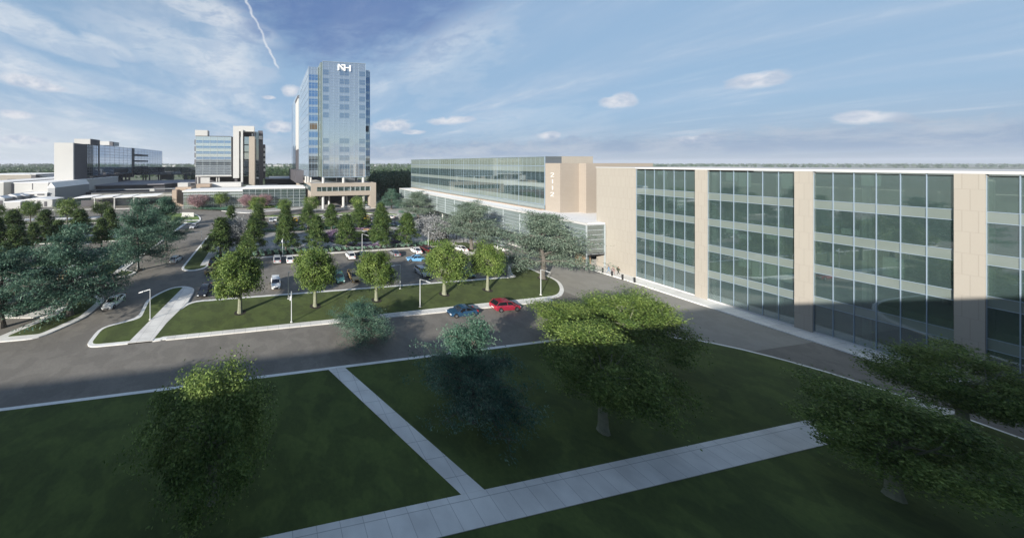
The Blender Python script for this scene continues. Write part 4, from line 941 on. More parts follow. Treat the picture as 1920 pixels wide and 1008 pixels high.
def protos(kind, nvar, seed0):
    PROTO[kind] = [proto_tree(kind, seed0 + i) for i in range(nvar)]
for k_, nv, sd_ in (('maple_tree', 3, 10), ('evergreen_tree', 4, 20), ('feathery_tree', 2, 30), ('grey_green_tree', 2, 40), ('blossom_tree', 2, 50), ('pink_tree', 1, 60), ('round_tree', 2, 70), ('forest_tree', 4, 80), ('bush', 2, 90), ('maple_tree_fine', 2, 110)):
    protos(k_, nv, sd_)
TREES = 0
def plant(kind, u, v, h, w, label, cat='tree', group=None, z=.15):
    global TREES
    rr = random.Random(TREES * 7 + 3); TREES += 1
    p = PROTO[kind][TREES % len(PROTO[kind])]
    r = bpy.data.objects.new(kind.replace('_fine', ''), None); r.empty_display_size = .5; col.objects.link(r)
    r.location = (u, v, z); r.rotation_euler = (0, 0, rr.uniform(0, 6.28)); r.scale = (w / p['w'], w / p['w'], h / p['h'])
    tag(r, label, cat, group)
    for c in p['parts']:
        k = c.copy(); col.objects.link(k); k.parent = r
    return r
def plant_px(kind, bx, by, ty, wpx, label, group=None, v=None, h=None, cat='tree'):
    """trunk foot seen at (bx, by) and treetop at row ty; v overrides the depth line when the foot is hidden"""
    if v is not None:
        u = onv(v, bx); z = zof(u, v)
    else: u, v = at(bx, by, .15); z = zof(u, v)
    hh = H - .15 - (ty - CY) * z / F
    return plant(kind, u, v, hh, wpx * z / F, label, cat, group)
GE = 'dark evergreens in rows across the plaza'
GM = 'green maples on the front lawn'
GL_ = 'wide feathery blue green trees'
for (bx, by, ty, w, lb) in [(450, 586, 470, 96, 'leftmost of the five maples on the front lawn, the widest one'), (591, 574, 464, 82, 'maple on the front lawn, second from the left, in front of two parked cars'),
        (705.5, 563, 473, 70, 'middle maple on the front lawn, beside the gold car'), (833, 552, 454, 78, 'maple on the front lawn, fourth from the left, covering the silver car'), (914, 544, 458, 60, 'rightmost and smallest maple on the front lawn')]:
    plant_px('maple_tree', bx, by, ty, w, lb, GM)
for (bx, ty, w, lb) in [(413.5, 408, 44, 'dark evergreen in the front plaza row, leftmost, next to the median path'), (475, 409, 42, 'dark evergreen right of the silver blossom tree, front plaza row'),
        (536, 404, 42, 'dark evergreen behind the lamp with two parked white cars before it'), (593.7, 404, 40, 'dark evergreen in the front plaza row behind the second maple'),
        (649, 402, 38, 'dark evergreen at the left rim of the round flower bed'), (713, 399, 40, 'dark evergreen at the right rim of the round flower bed'), (763, 399, 39, 'rightmost dark evergreen of the front plaza row')]:
    plant_px('evergreen_tree', bx, 470, ty, w * 1.12, lb, GE, v=82.0)
for (bx, ty, w, lb) in [(433.5, 386, 27, 'small dark evergreen by the bend of the drive, back plaza row'), (483, 384, 30, 'dark evergreen of the back row behind the silver blossom tree'), (535.5, 384, 30, 'back row evergreen left of the yellow car'),
        (577, 383, 32, 'back row evergreen right of the yellow car'), (621.5, 383, 30, 'back row evergreen with its pale trunk on the purple bed'), (673.3, 384, 32, 'back row evergreen at the far rim of the flower bed'), (714, 380, 30, 'back row evergreen in front of the tower portal leg')]:
    plant_px('evergreen_tree', bx, 430, ty, w * 1.12, lb, 'small dark evergreens of the back plaza row', v=105.5)
for (bx, v_, ty, w, lb) in [(23, 105.5, 394, 46, 'dark evergreen at the far left with its top against the sheds'), (85, 105.5, 393, 42, 'dark evergreen between the two leftmost small round trees'), (150, 105.5, 392, 40, 'dark evergreen behind the huge feathery tree, below the canopies'),
        (206, 105.5, 390, 36, 'dark evergreen left of the feathery tree by the drive'), (-6, 82, 408, 50, 'dark evergreen cut off by the left edge'), (31, 82, 424, 50, 'dark evergreen beside the far left grass strip'),
        (110, 100, 412, 34, 'low dark evergreen peeping over the huge feathery tree'), (190, 96, 409, 34, 'olive evergreen hidden behind the huge feathery tree'), (8, 74, 455, 40, 'bushy low evergreen at the left edge above the grass strip'), (62, 96, 418, 30, 'short evergreen behind the left grass strip')]:
    plant_px('evergreen_tree', bx, 430, ty, w, lb, 'dark evergreens in the left car park', v=v_)
for (bx, by, ty, w, lb) in [(57, 419, 375, 33, 'small light green tree in front of the low white box'), (126, 421, 371.5, 35, 'small light green tree below the white end slab'), (190, 412, 377, 30, 'small light green tree in front of the canopy posts'),
        (-6, 418, 383, 26, 'small light green tree cut off by the left edge'),
        (414, 391, 359.5, 28, 'small round tree in front of the link building glass')]:
    plant_px('round_tree', bx, by, ty, w, lb, 'small light green round trees')
for (bx, v_, ty, w, lb) in [(483, 137.5, 368, 30, 'round green tree above the back evergreen in front of the link building'), (534.5, 137.5, 372, 28, 'round green tree on the verge behind the yellow car'),
        (583.5, 139, 368, 30, 'round green tree at the left foot of the portal'), (671.5, 138, 367, 28, 'round green tree in front of the portal opening')]:
    plant_px('round_tree', bx, 400, ty, w, lb, 'small light green round trees', v=v_)
plant_px('feathery_tree', 131, 591, 424, 178, 'huge feathery blue green tree filling the lower left', GL_)
plant_px('feathery_tree', 4, 612, 466, 165, 'dark feathery tree crowding the lower left corner', GL_)
plant_px('feathery_tree', 258, 506, 374, 106, 'feathery tree on the verge left of the drive, beside a lamp', GL_)
plant_px('feathery_tree', 312, 470, 369, 84, 'feathery tree behind the left verge, in front of the beige block', GL_)
plant_px('feathery_tree', 284, 430, 385, 50, 'smaller feathery tree between the two on the left verge', GL_)
plant_px('grey_green_tree', 1017, 522, 399, 148, 'huge spreading grey green tree at the right tip of the lawn', GL_)
plant_px('grey_green_tree', 884, 467, 376, 104, 'spreading grey green tree in front of the louvred wall', GL_)
plant_px('grey_green_tree', 784, 409, 359, 66, 'grey green tree left of the louvred wall, by the plaza corner', GL_)
plant_px('feathery_tree', 734, 392, 354, 44, 'dark green tree right of the tower portal', GL_)
plant_px('blossom_tree', 446, 471, 403, 48, 'silver blossom tree between two dark evergreens', 'silver blossom trees')
plant_px('blossom_tree', 812, 457, 404, 58, 'silver blossom tree right of the rightmost plaza evergreen', 'silver blossom trees')
plant_px('blossom_tree', 838, 448, 408, 48, 'silver blossom tree beside the row of posts', 'silver blossom trees')
plant_px('pink_tree', 372, 392, 364, 38, 'pink blossoming tree in front of the left end of the link building', 'pink blossom trees')
plant_px('pink_tree', 467, 391, 365, 34, 'pink blossoming tree before the middle of the link building', 'pink blossom trees')
plant_px('pink_tree', 497, 390, 364, 26, 'pink blossoming tree right of the round green tree', 'pink blossom trees')
# crowns rising from below: trees on the near side of the road
for (x, y, z, wpx, kind, lb) in [(680, 569, 41, 112, 'feathery_tree', 'teal green crown rising in front of the lawn, middle of the foreground'), (1078, 570, 38, 130, 'maple_tree', 'bright green crown right of the red car'), (1185, 549, 36, 150, 'maple_tree', 'bright green crown before the pavement of the three walkers')]:
    X = (x - CX) / F * z; u = z * SN + X * CS; v = z * CS - X * SN; hh = H - (y - CY) * z / F
    plant(kind + '_fine' if kind == 'maple_tree' else kind, u, v, hh, wpx * z / F, lb, 'tree', 'trees along the near side of the road')
rr = random.Random(8)
for i, (u, v, h, w, kind, lb) in enumerate([(-26, 22, 8.0, 8, 'maple_tree', 'green tree on the near lawn, leftmost of the foreground'), (-4, 22.5, 9.4, 8.5, 'maple_tree', 'green tree on the near lawn left of the centre of the foreground'), (19, 25.0, 9.6, 9.0, 'feathery_tree', 'teal tree on the near lawn, in the middle of the foreground'),
        (30, 22, 9.6, 8.4, 'maple_tree', 'green tree on the near lawn right of the centre of the foreground'), (45, 14, 7.8, 8, 'maple_tree', 'green tree on the near lawn close to the glass facade'), (61, 16, 8.0, 8, 'maple_tree', 'green tree on the near lawn beside the glass facade pavement')]):
    plant(kind + '_fine' if kind == 'maple_tree' else kind, u, v, h, w, lb, 'tree', 'trees on the near lawn')
# woods beyond: every tree of the near fringe is its own thing, the mass behind is stuff
def wood(x0, x1, v0, v1, n, hmin, hmax, seed, where):
    rr = random.Random(seed)
    for i in range(n):
        v = v0 + (v1 - v0) * rr.random(); x = rr.uniform(x0, x1); u = onv(v, x); hh = rr.uniform(hmin, hmax)
        plant('forest_tree', u, v, hh, hh * rr.uniform(.5, .85), where, 'tree', where, z=0)
wood(699, 772, 190, 330, 34, 11, 17, 1, 'trees of the wood right of the glass tower')
wood(498, 562, 320, 420, 24, 12, 19, 2, 'trees of the wood left of the glass tower, behind the black hall')
wood(0, 104, 430, 520, 14, 9, 16, 3, 'trees behind the grey halls at the far left')
wood(306, 366, 400, 460, 10, 9, 14, 5, 'trees showing under the footbridge')
def far_wood(name, label, n, f, hmin, hmax, seed, size=1.6):
    rng = np.random.default_rng(seed); P = []
    for i in range(n):
        u, v, hh = f(rng); h = rng.uniform(hmin, hmax); k = 26
        d = rng.normal(size=(k, 3)); d /= np.linalg.norm(d, axis=1)[:, None]
        P.append(np.array([u, v, hh + h * .52]) + d * np.array([h * .36, h * .36, h * .48]) * rng.uniform(.5, 1, size=(k, 1)))
    P = np.concatenate(P); o = leaf_obj(leaves(P, size, rng, .3), name, M['l_far'], None); tag(o, label, 'woodland', kind='stuff')
def polar(x0, x1, z0, z1):
    def f(rng):
        z = z0 + (z1 - z0) * rng.random() ** .8; x = rng.uniform(x0, x1); X = (x - CX) / F * z; return z * SN + X * CS, z * CS - X * SN, 0
    return f
far_wood('far_woodland', 'wooded plain reaching to the horizon behind the buildings', 2600, polar(-150, 1250, 420, 1500), 9, 15, 5, 1.9)
far_wood('distant_woodland', 'hazy belt of trees along the horizon', 2600, polar(-200, 2400, 1300, 4500), 14, 24, 6, 5.0)
far_wood('right_woodland', 'dense wood right of the glass tower', 420, polar(698, 772, 240, 420), 12, 18, 7, 1.0)
def behind(rng):
    a = rng.uniform(R(110), R(250)) + R(10); r = rng.uniform(150, 260); return r * math.sin(a), r * math.cos(a), 0
far_wood('woodland_behind', 'wood behind the camera, mirrored in the tower glass', 900, behind, 12, 22, 9, 1.4)
# pale far-off houses
rr = random.Random(12)
for i in range(26):
    z = rr.uniform(1500, 3300); x = rr.choice((rr.uniform(0, 100), rr.uniform(306, 366), rr.uniform(496, 560), rr.uniform(500, 560), rr.uniform(697, 770)))
    X = (x - CX) / F * z; u = z * SN + X * CS; v = z * CS - X * SN; w_ = rr.uniform(14, 34)
    o = empty('far_house', (u, v, 0), 'tiny pale building far out on the plain', 'building', 'tiny pale buildings on the horizon')
    part(MB().box(u - w_ / 2, u + w_ / 2, v, v + 14, 0, rr.uniform(6, 13)), 'wall', M['white'], o)

# planted beds
def bed(name, label, poly, m, dens, h, size, seed, rows=None, z=.15, up=.3):
    rng = np.random.default_rng(seed); xs = [p[0] for p in poly]; ys = [p[1] for p in poly]; out = []
    area = (max(xs) - min(xs)) * (max(ys) - min(ys)); n = int(area * dens)
    Q = np.stack([rng.uniform(min(xs), max(xs), n), rng.uniform(min(ys), max(ys), n)], 1)
    ins = np.zeros(n, bool)
    for i in range(len(poly)):
        (x1, y1), (x2, y2) = poly[i], poly[(i + 1) % len(poly)]
        c_ = ((y1 > Q[:, 1]) != (y2 > Q[:, 1])) & (Q[:, 0] < (x2 - x1) * (Q[:, 1] - y1) / ((y2 - y1) or 1e-9) + x1); ins ^= c_
    Q = Q[ins]
    if rows: Q = Q[((Q[:, 0] * math.cos(rows[2]) + Q[:, 1] * math.sin(rows[2])) % rows[0]) < rows[1]]
    P = np.concatenate([Q, z + h * np.sqrt(rng.random((len(Q), 1)))], 1)
    o = leaf_obj(leaves(P, size, rng, up), name, M[m], None); tag(o, label, 'plants', kind='stuff')
CC = (31.0, 94.7)
def ring(r0, r1, a0=0, a1=360, n=40, cx=CC[0], cy=CC[1]): return arc(cx, cy, r1, a0, a1, n) + arc(cx, cy, r0, a1, a0, n)
M['soil'] = mat('bed_soil', (.035, .030, .022), 1, ns=1.2, c2=(.02, .018, .012))
def soil(poly, z=.165): tag(MB().prism(poly, -.1, z).build('planting_bed', M['soil']), kind='structure')
soil(ring(9.6, 12.9, 10, 350)); bed('purple_flower_bed', 'purple flowers in a broad ring on the plaza', ring(9.8, 12.7, 12, 348), 'l_purple', 30, .45, .14, 3)
soil(ring(0.0, 6.8, 0, 360, 40)); bed('purple_flower_bed', 'purple flowers in the middle of the round plaza bed', ring(4.2, 6.6, 120, 330), 'l_purple', 26, .45, .14, 4)
bed('dark_ground_cover', 'dark green low plants inside the flower ring', ring(0.1, 6.5, 0, 360), 'l_dark', 30, .4, .14, 14)
bench_c = at(690, 436)
h1 = [(-13.5, 78.6), (50, 80.6), (50, 85.0), (45, 84.0), (40, 83), (31, 81.2), (22, 82.4), (17.5, 84.5), (12, 84.3), (-13.5, 83.2)]
soil(h1); bed('striped_planting', 'teal rows of low plants in front of the round bed', h1, 'l_stripe', 34, .65, .17, 5, rows=(1.9, 1.1, 0.12))
h2 = [(-13.4, 105.5), (56, 107.2), (56, 110.8), (-13.4, 109.8)]
soil(h2); bed('back_hedge', 'teal strip of plants along the back car park', h2, 'l_teal', 22, .7, .18, 6)
h3 = [(-4, 136.3), (45.5, 137.8), (45.5, 140), (-4, 138.6)]
bed('verge_flowers', 'yellow green low plants on the drop-off verge', h3, 'l_bright', 9, .45, .18, 7)
h4 = pts((352, 391.5), (368, 393), (400, 395), (430, 396), (440, 393), (420, 391), (390, 390), (360, 389))
soil(h4, .2); bed('shrub_border', 'grey green shrubs below the pink trees', h4, 'l_teal', 14, .9, .2, 8)
h5 = pts((462, 393.5), (505, 391.5), (530, 387.8), (505, 388), (470, 390))
soil(h5, .2); bed('shrub_border', 'bright green shrubs in front of the link building', h5, 'l_bright', 14, .9, .2, 9)
h6 = [(59.5, 120), (66, 124.5), (68.5, 130), (64, 131), (60, 126)]
bed('shrub_border', 'green plants on the verge at the plaza corner', h6, 'l_teal', 14, .6, .2, 10)
h7 = pts((800, 462), (838, 463), (845, 457), (830, 452), (800, 455))
bed('shrub_border', 'bright shrubs behind the fourth maple', h7, 'l_bright', 24, 1.0, .17, 11)
for (u0, u1, v0, v1, s_) in [(-140, -49, 80, 84, 21), (-140, -47, 103.5, 107.5, 22)]:
    bed('shrub_border', 'low dark green plants in the left car park strip', [(u0, v0), (u1, v0), (u1, v1), (u0, v1)], 'l_teal', 7, .5, .2, s_)
h8 = [(-46, 74), (-36, 77), (-35, 100), (-36.5, 122), (-41, 122), (-42, 100), (-43, 84)]
bed('shrub_border', 'dark green plants along the left footpath', h8, 'l_dark', 9, .8, .2, 23)
for i, (x, y, lb) in enumerate([(428, 392, 'left of the entrance'), (520, 391, 'at the right end of the shrub border'), (753, 400, 'below the grey green plaza corner tree'), (827, 447, 'dark one beside the silver blossom trees'), (388, 392, 'below the leftmost pink tree'), (866, 444, 'behind the row of posts'), (905, 444, 'before the recessed entrance')]):
    u, v = at(x, y); plant('bush', u, v, 1.7, 3.2, 'round teal shrub ' + lb, 'shrub', 'round teal shrubs')

# bark mulch round the trunks on the lawns
for (bx, by) in [(450, 586), (591, 574), (705.5, 563), (833, 552), (914, 544), (1017, 522), (258, 506)]:
    u, v = at(bx, by, .15); tag(MB().prism(arc(u, v, .95, 0, 345, 14), .1, .20).build('mulch_bed', M['soil']), kind='structure')
# ------------------------------------------------------------------ cars
def car_proto(kind):
    """x = width, y = length (front at -y); returns list of (name, object, subs)"""
    Ln, Wd = {'sedan': (4.7, 1.82), 'suv': (4.6, 1.88), 'hatchback': (4.2, 1.78)}[kind]
    hw = Wd / 2; f = -Ln / 2; b = Ln / 2
    # stations along the body: y, sill, belt height, half width
    if kind == 'sedan': st = [(f, .30, .52, .70), (f + .12, .22, .66, .84), (f + .8, .2, .80, .97), (f + 1.5, .2, .90, 1), (0, .2, .93, 1), (b - 1.1, .2, .97, 1), (b - .3, .22, .98, .95), (b - .02, .32, .88, .84)]; roof = [(f + 1.35, .90, .86), (f + 2.0, 1.38, .72), (0.25, 1.45, .72), (b - 1.45, 1.40, .70), (b - .55, .98, .80)]
    elif kind == 'suv': st = [(f, .36, .66, .74), (f + .12, .28, .84, .88), (f + .7, .28, .98, .97), (f + 1.25, .28, 1.05, 1), (0, .28, 1.08, 1), (b - .8, .28, 1.10, 1), (b - .15, .3, 1.08, .96), (b, .4, .92, .88)]; roof = [(f + 1.15, 1.03, .88), (f + 1.75, 1.58, .74), (0.3, 1.67, .75), (b - .7, 1.62, .74), (b - .1, 1.08, .84)]
    else: st = [(f, .30, .58, .72), (f + .12, .22, .74, .86), (f + .65, .2, .90, .97), (f + 1.2, .2, .97, 1), (0, .2, 1.0, 1), (b - .8, .2, 1.04, 1), (b - .15, .24, 1.02, .95), (b, .34, .86, .86)]; roof = [(f + 1.0, .95, .86), (f + 1.7, 1.42, .72), (0.25, 1.50, .73), (b - .7, 1.44, .71), (b - .12, 1.02, .82)]
    wr = .33 if kind != 'suv' else .37; ax = (f + .85, b - .85)
    mb = MB(); rings = []
    ys = sorted(set([s_[0] for s_ in st] + [a + d for a in ax for d in (-wr - .07, -wr * .6, 0, wr * .6, wr + .07)]))
    for y in ys:
        for i in range(len(st) - 1):
            if st[i][0] <= y <= st[i + 1][0] + 1e-9:
                t = (y - st[i][0]) / (st[i + 1][0] - st[i][0]); q = [st[i][k] + (st[i + 1][k] - st[i][k]) * t for k in (1, 2, 3)]; break
        lo = q[0]
        for a in ax:
            d = abs(y - a)
            if d < wr + .06: lo = max(lo, wr + math.sqrt(max(0, (wr + .07) ** 2 - d ** 2)) * .98)
        w_ = hw * q[2]; bt = q[1]
        rings.append([(-w_ * .94, y, lo), (-w_, y, lo + (bt - lo) * .45), (-w_ * .985, y, bt - (bt - lo) * .18), (-w_ * .86, y, bt), (w_ * .86, y, bt), (w_ * .985, y, bt - (bt - lo) * .18), (w_, y, lo + (bt - lo) * .45), (w_ * .94, y, lo)])
    vs = [p for r in rings for p in r]; nn = 8; fs = []
    for i in range(len(rings) - 1):
        for j in range(nn): a_, b_ = i * nn + j, i * nn + (j + 1) % nn; fs.append((a_, b_, b_ + nn, a_ + nn))
    fs += [tuple(range(nn))[::-1], tuple(range((len(rings) - 1) * nn, len(rings) * nn))]
    mb.add(vs, fs)
    # roof skin and pillars (painted), glass as separate part slightly inside
    rp = []
    for (y, z, k) in roof: rp.append((y, z, hw * k))
    for i in (1, 2):
        (y0, z0, w0), (y1, z1, w1) = rp[i], rp[i + 1]
        mb.add([(-w0, y0, z0), (w0, y0, z0), (w1, y1, z1), (-w1, y1, z1), (-w0, y0, z0 - .05), (w0, y0, z0 - .05), (w1, y1, z1 - .05), (-w1, y1, z1 - .05)], [(0, 1, 2, 3), (7, 6, 5, 4), (0, 4, 5, 1), (1, 5, 6, 2), (2, 6, 7, 3), (3, 7, 4, 0)])
    for sx in (-1, 1):
        for i, j in ((0, 1), (3, 4)):
            mb.tube((sx * rp[i][2] * 1.0, rp[i][0], rp[i][1]), (sx * rp[j][2] * 1.0, rp[j][0], rp[j][1] - .02), .045, .04, 4)
        mb.tube((sx * hw * .89, .15, rp[0][1] + .02), (sx * rp[2][2], .3, rp[2][1] - .02), .04, .035, 4)
    body = mb.build('body', M['paint'], None, off=(0, 0, 0))
    g = MB(); vs = []; 
    for i, (y, z, w_) in enumerate(rp):
        zz = z - (.012 if 0 < i < 4 else 0); bz = rp[0][1] - .04
        vs += [(-hw * .88 * .99, y + (0 if 0 < i < 4 else 0), bz), (-w_ * .985, y, zz), (w_ * .985, y, zz), (hw * .88 * .99, y, bz)]
    fs = []
    for i in range(4):
        a_ = i * 4
        for j in range(3): fs.append((a_ + j, a_ + j + 1, a_ + j + 5, a_ + j + 4))
    g.add(vs, fs); glass = g.build('windows', M['carglass'], None, off=(0, 0, 0))
    out = [(body, []), (glass, [])]
    for sx in (-1, 1):
        for a in ax:
            w_ = MB().tube((sx * (hw - .20), a, wr), (sx * (hw + .005), a, wr), wr, wr, 14).build('wheel', M['tyre'], None, off=(0, 0, 0))
            r_ = MB().tube((sx * (hw - .1), a, wr), (sx * (hw + .015), a, wr), wr * .62, wr * .58, 10).build('rim', M['rim'], None, off=(0, 0, 0)); out.append((w_, [r_]))
        hl = MB().box(sx * hw * .48, sx * hw * .80, f - .015, f + .25, st[0][2] - .04, st[0][2] + .09).build('headlight', M['headl'], None, off=(0, 0, 0))
        tl = MB().box(sx * hw * .52, sx * hw * .86, b - .2, b + .02, st[-1][2] - .14, st[-1][2] + .05).build('taillight', M['taill'], None, off=(0, 0, 0))
        mi = MB().box(sx * hw * .92, sx * (hw + .17), roof[0][0] + .25, roof[0][0] + .38, roof[0][1] - .02, roof[0][1] + .12).build('mirror', M['trim'], None, off=(0, 0, 0))
        out += [(hl, []), (tl, []), (mi, [])]
    gr = MB().box(-hw * .42, hw * .42, f - .02, f + .1, .34, st[0][2] - .02).build('grille', M['trim'], None, off=(0, 0, 0))
    pl = MB().box(-.25, .25, b - .05, b + .03, .55, .68).build('number_plate', M['plate'], None, off=(0, 0, 0))
    out += [(gr, []), (pl, [])]
    for o, ss in out:
        col.objects.unlink(o)
        for q in ss: col.objects.unlink(q)
    return out
CARP = {k: car_proto(k) for k in ('sedan', 'suv', 'hatchback')}
COL = dict(white=(.82, .82, .80), silver=(.42, .43, .44), grey=(.20, .21, .22), black=(.012, .012, .014), gold=(.48, .33, .14), blue=(.16, .36, .58), navy=(.02, .05, .11), maroon=(.10, .02, .02), red=(.30, .022, .045), teal=(.05, .16, .15), yellow=(.78, .55, .03), steel=(.018, .06, .12))
def car(kind, c, x, y, deg, label, group=None, uv=None, roof=None):
    """deg: direction the front points, 0 = away from the camera along the grid, clockwise"""
    u, v = uv or at(x, y)
    r = bpy.data.objects.new('parked_car' if group != 'cars driving on the road' else 'moving_car', None); col.objects.link(r); r.empty_display_size = .5
    r.location = (u, v, .016); r.rotation_euler = (0, 0, R(180 - deg)); tag(r, label, 'car', group)
    for o, ss in CARP[kind]:
        k = o.copy(); col.objects.link(k); k.parent = r
        if o.name.startswith('body'): k.color = COL[c] + (1,)
        for q in ss:
            w = q.copy(); col.objects.link(w); w.parent = k
    return r
G1 = 'cars in the front car park'; G2 = 'cars in the back car park'; G3 = 'cars in the left car park'; G4 = 'cars driving on the road'; G5 = 'cars at the right entrance drive'
car('sedan', 'white', 214, 571, 184, 'white sedan coming towards the camera on the drive at the lower left', G4)
car('hatchback', 'white', 331, 489.5, 12, 'white hatchback driving away past the median island', G4)
car('suv', 'silver', 364, 427.5, 190, 'silver car with dark roof coming round the bend beside the upper verge', G4)
car('suv', 'red', 947, 580, 92, 'red car with black roof on the near road', G4)
car('sedan', 'steel', 866, 590, 272, 'dark blue car cut off by the lower edge of the picture beside the red one', G4)
car('suv', 'white', 517, 536, 180, 'white car alone in the front row, its nose to the camera', G1)
car('sedan', 'black', 384, 549, 184, 'black sedan in the front row left of the widest maple', G1)
car('suv', 'black', 401, 496, 0, 'black car at the left end of the back row beside the footpath', G1)
car('hatchback', 'gold', 403, 514, 100, 'gold car half hidden behind the widest maple', G1)
car('suv', 'silver', 519.5, 490.5, 0, 'silver hatchback beside the white sedan in the back row', G1)
car('sedan', 'white', 543, 489.5, 0, 'white sedan with its boot to the camera in the back row', G1)
car('suv', 'teal', 635, 525, 180, 'dark green and silver car with its nose to the camera, left of the gold one', G1)
car('suv', 'gold', 663, 523.5, 180, 'gold car beside the middle maple, front row', G1)
car('suv', 'white', 656, 483, 0, 'white estate car by the striped planting in the back row', G1)
car('sedan', 'navy', 680, 481, 0, 'dark blue car right of the white estate in the back row', G1)
car('sedan', 'grey', 739, 478, 0, 'grey sedan by the lamp in the back row', G1)
car('sedan', 'white', 779, 473, 0, 'white sedan beside the maroon car', G1)
car('suv', 'maroon', 799, 471, 0, 'maroon car at the right end of the back row', G1)
car('sedan', 'blue', 780, 489, 285, 'light blue car crossing the aisle of the front car park', G1)
car('suv', 'silver', 792, 515, 180, 'silver car left of the fourth maple in the front row', G1)
car('sedan', 'white', 845, 516, 180, 'white car hidden behind the fourth maple', G1)
car('sedan', 'teal', 873, 515, 180, 'teal car between the two rightmost maples', G1)
car('hatchback', 'silver', 928, 507, 180, 'silver car behind the rightmost maple', G1)
car('sedan', 'white', 862, 469.5, 350, 'white car at the kerb of the small verge', G5)
car('suv', 'white', 934, 456, 180, 'white car with dark roof under the spreading tree, the farther of two', G5)
car('suv', 'white', 936, 468.5, 355, 'white car at the right drive, the nearer of two', G5)
for (x, y, k, c, d, lb) in [(508, 415, 'sedan', 'silver', 180, 'silver car right of the silver blossom tree, far row'), (553, 415, 'suv', 'yellow', 0, 'yellow car left of the back row evergreen'), (500, 424, 'hatchback', 'silver', 0, 'silver hatchback in tree shade'),
        (560, 426, 'sedan', 'grey', 180, 'grey car in shade right of the tall evergreen'), (688, 412, 'suv', 'yellow', 180, 'yellow car in front of the portal leg'), (701, 412, 'sedan', 'white', 0, 'white car beside the yellow one'), (736, 422, 'sedan', 'silver', 180, 'silver car left of the rightmost evergreen, in shade'),
        (733, 409, 'hatchback', 'white', 0, 'white car at the far verge kerb'), (692, 424, 'sedan', 'black', 0, 'black car behind the flower bed'), (606, 413, 'hatchback', 'white', 0, 'white car between two evergreens of the back row'), (632, 412, 'sedan', 'white', 180, 'white car behind the evergreen of the flower bed rim'),
        (576, 427, 'sedan', 'white', 180, 'white car behind the evergreen right of the yellow car'), (520, 424, 'sedan', 'black', 0, 'black car in the deep shade of the back row'), (583, 418, 'sedan', 'grey', 180, 'grey car in the middle of the far rows right of the yellow car'), (640, 420, 'suv', 'white', 0, 'white car in the middle of the far rows above the left bed rim'), (703, 419, 'sedan', 'silver', 180, 'silver car right of the black one behind the flower bed'), (756, 415, 'suv', 'white', 0, 'white car at the far right end of the far rows'), (529, 419, 'suv', 'white', 180, 'white car in the far rows between the two silver ones'),
        (515, 414, 'hatchback', 'white', 180, 'white car touching the tree right of the silver far row car'), (597, 425, 'suv', 'silver', 180, 'silver car in shade behind the second plaza evergreen'), (612, 424, 'sedan', 'black', 0, 'black car in shade at the left of the flower bed'), (660, 424, 'sedan', 'white', 180, 'white car in shade behind the round pale table'),
        (676, 424.5, 'suv', 'grey', 0, 'grey car in shade right of the one behind the pale table'), (723, 411, 'suv', 'grey', 180, 'grey car at the verge kerb behind the right rim evergreen'), (488, 424, 'sedan', 'grey', 180, 'grey car beside the round tree in the back rows'), (545, 425.5, 'suv', 'maroon', 0, 'maroon car in shade below the yellow car'), (622, 413, 'suv', 'navy', 0, 'navy car between the two white cars of the far row'),
        (745, 424, 'hatchback', 'navy', 180, 'navy car in shade at the right end of the back rows'), (650, 413, 'suv', 'silver', 0, 'silver car left of the tallest back evergreen'),
        (648, 389.3, 'sedan', 'white', 90, 'white car parked under the tower portal'), (634, 389.0, 'sedan', 'black', 90, 'black car under the tower portal'), (688, 390, 'suv', 'silver', 90, 'silver car in the dark bay of the portal')]:
    car(k, c, x, y, d, lb, G2)
for (x, y, k, c, d, lb) in [(48, 583, 'sedan', 'silver', 200, 'silver car under the huge feathery tree, at the lower left edge'), (84, 566, 'sedan', 'grey', 200, 'grey car farther back under the huge feathery tree'), (-2, 566, 'suv', 'red', 180, 'dark red car cut off by the left edge'),
        (25, 523, 'suv', 'white', 190, 'white car at the left edge behind the feathery branches'), (96, 519, 'suv', 'teal', 180, 'greenish car behind the trunk of the huge feathery tree'), (126, 520, 'hatchback', 'gold', 180, 'tan car beside the trunk of the huge feathery tree'),
        (157, 518, 'sedan', 'white', 180, 'white car with red light between the branches'), (4, 516, 'sedan', 'black', 180, 'black car at the left edge'), (182, 510, 'suv', 'black', 0, 'black car beside the left footpath'), (137, 509, 'hatchback', 'white', 0, 'white hatchback seen through the branches'),
        (60, 432, 'suv', 'white', 180, 'white car below the small light green tree'), (82, 430, 'sedan', 'white', 0, 'white car left of the dark evergreen'), (120, 433, 'sedan', 'silver', 0, 'silver car behind the top of the huge feathery tree'), (10, 437, 'suv', 'navy', 180, 'navy car between the leftmost evergreens'), (170, 428, 'sedan', 'white', 0, 'white car in front of the canopy posts')]:
    car(k, c, x, y, d, lb, G3)

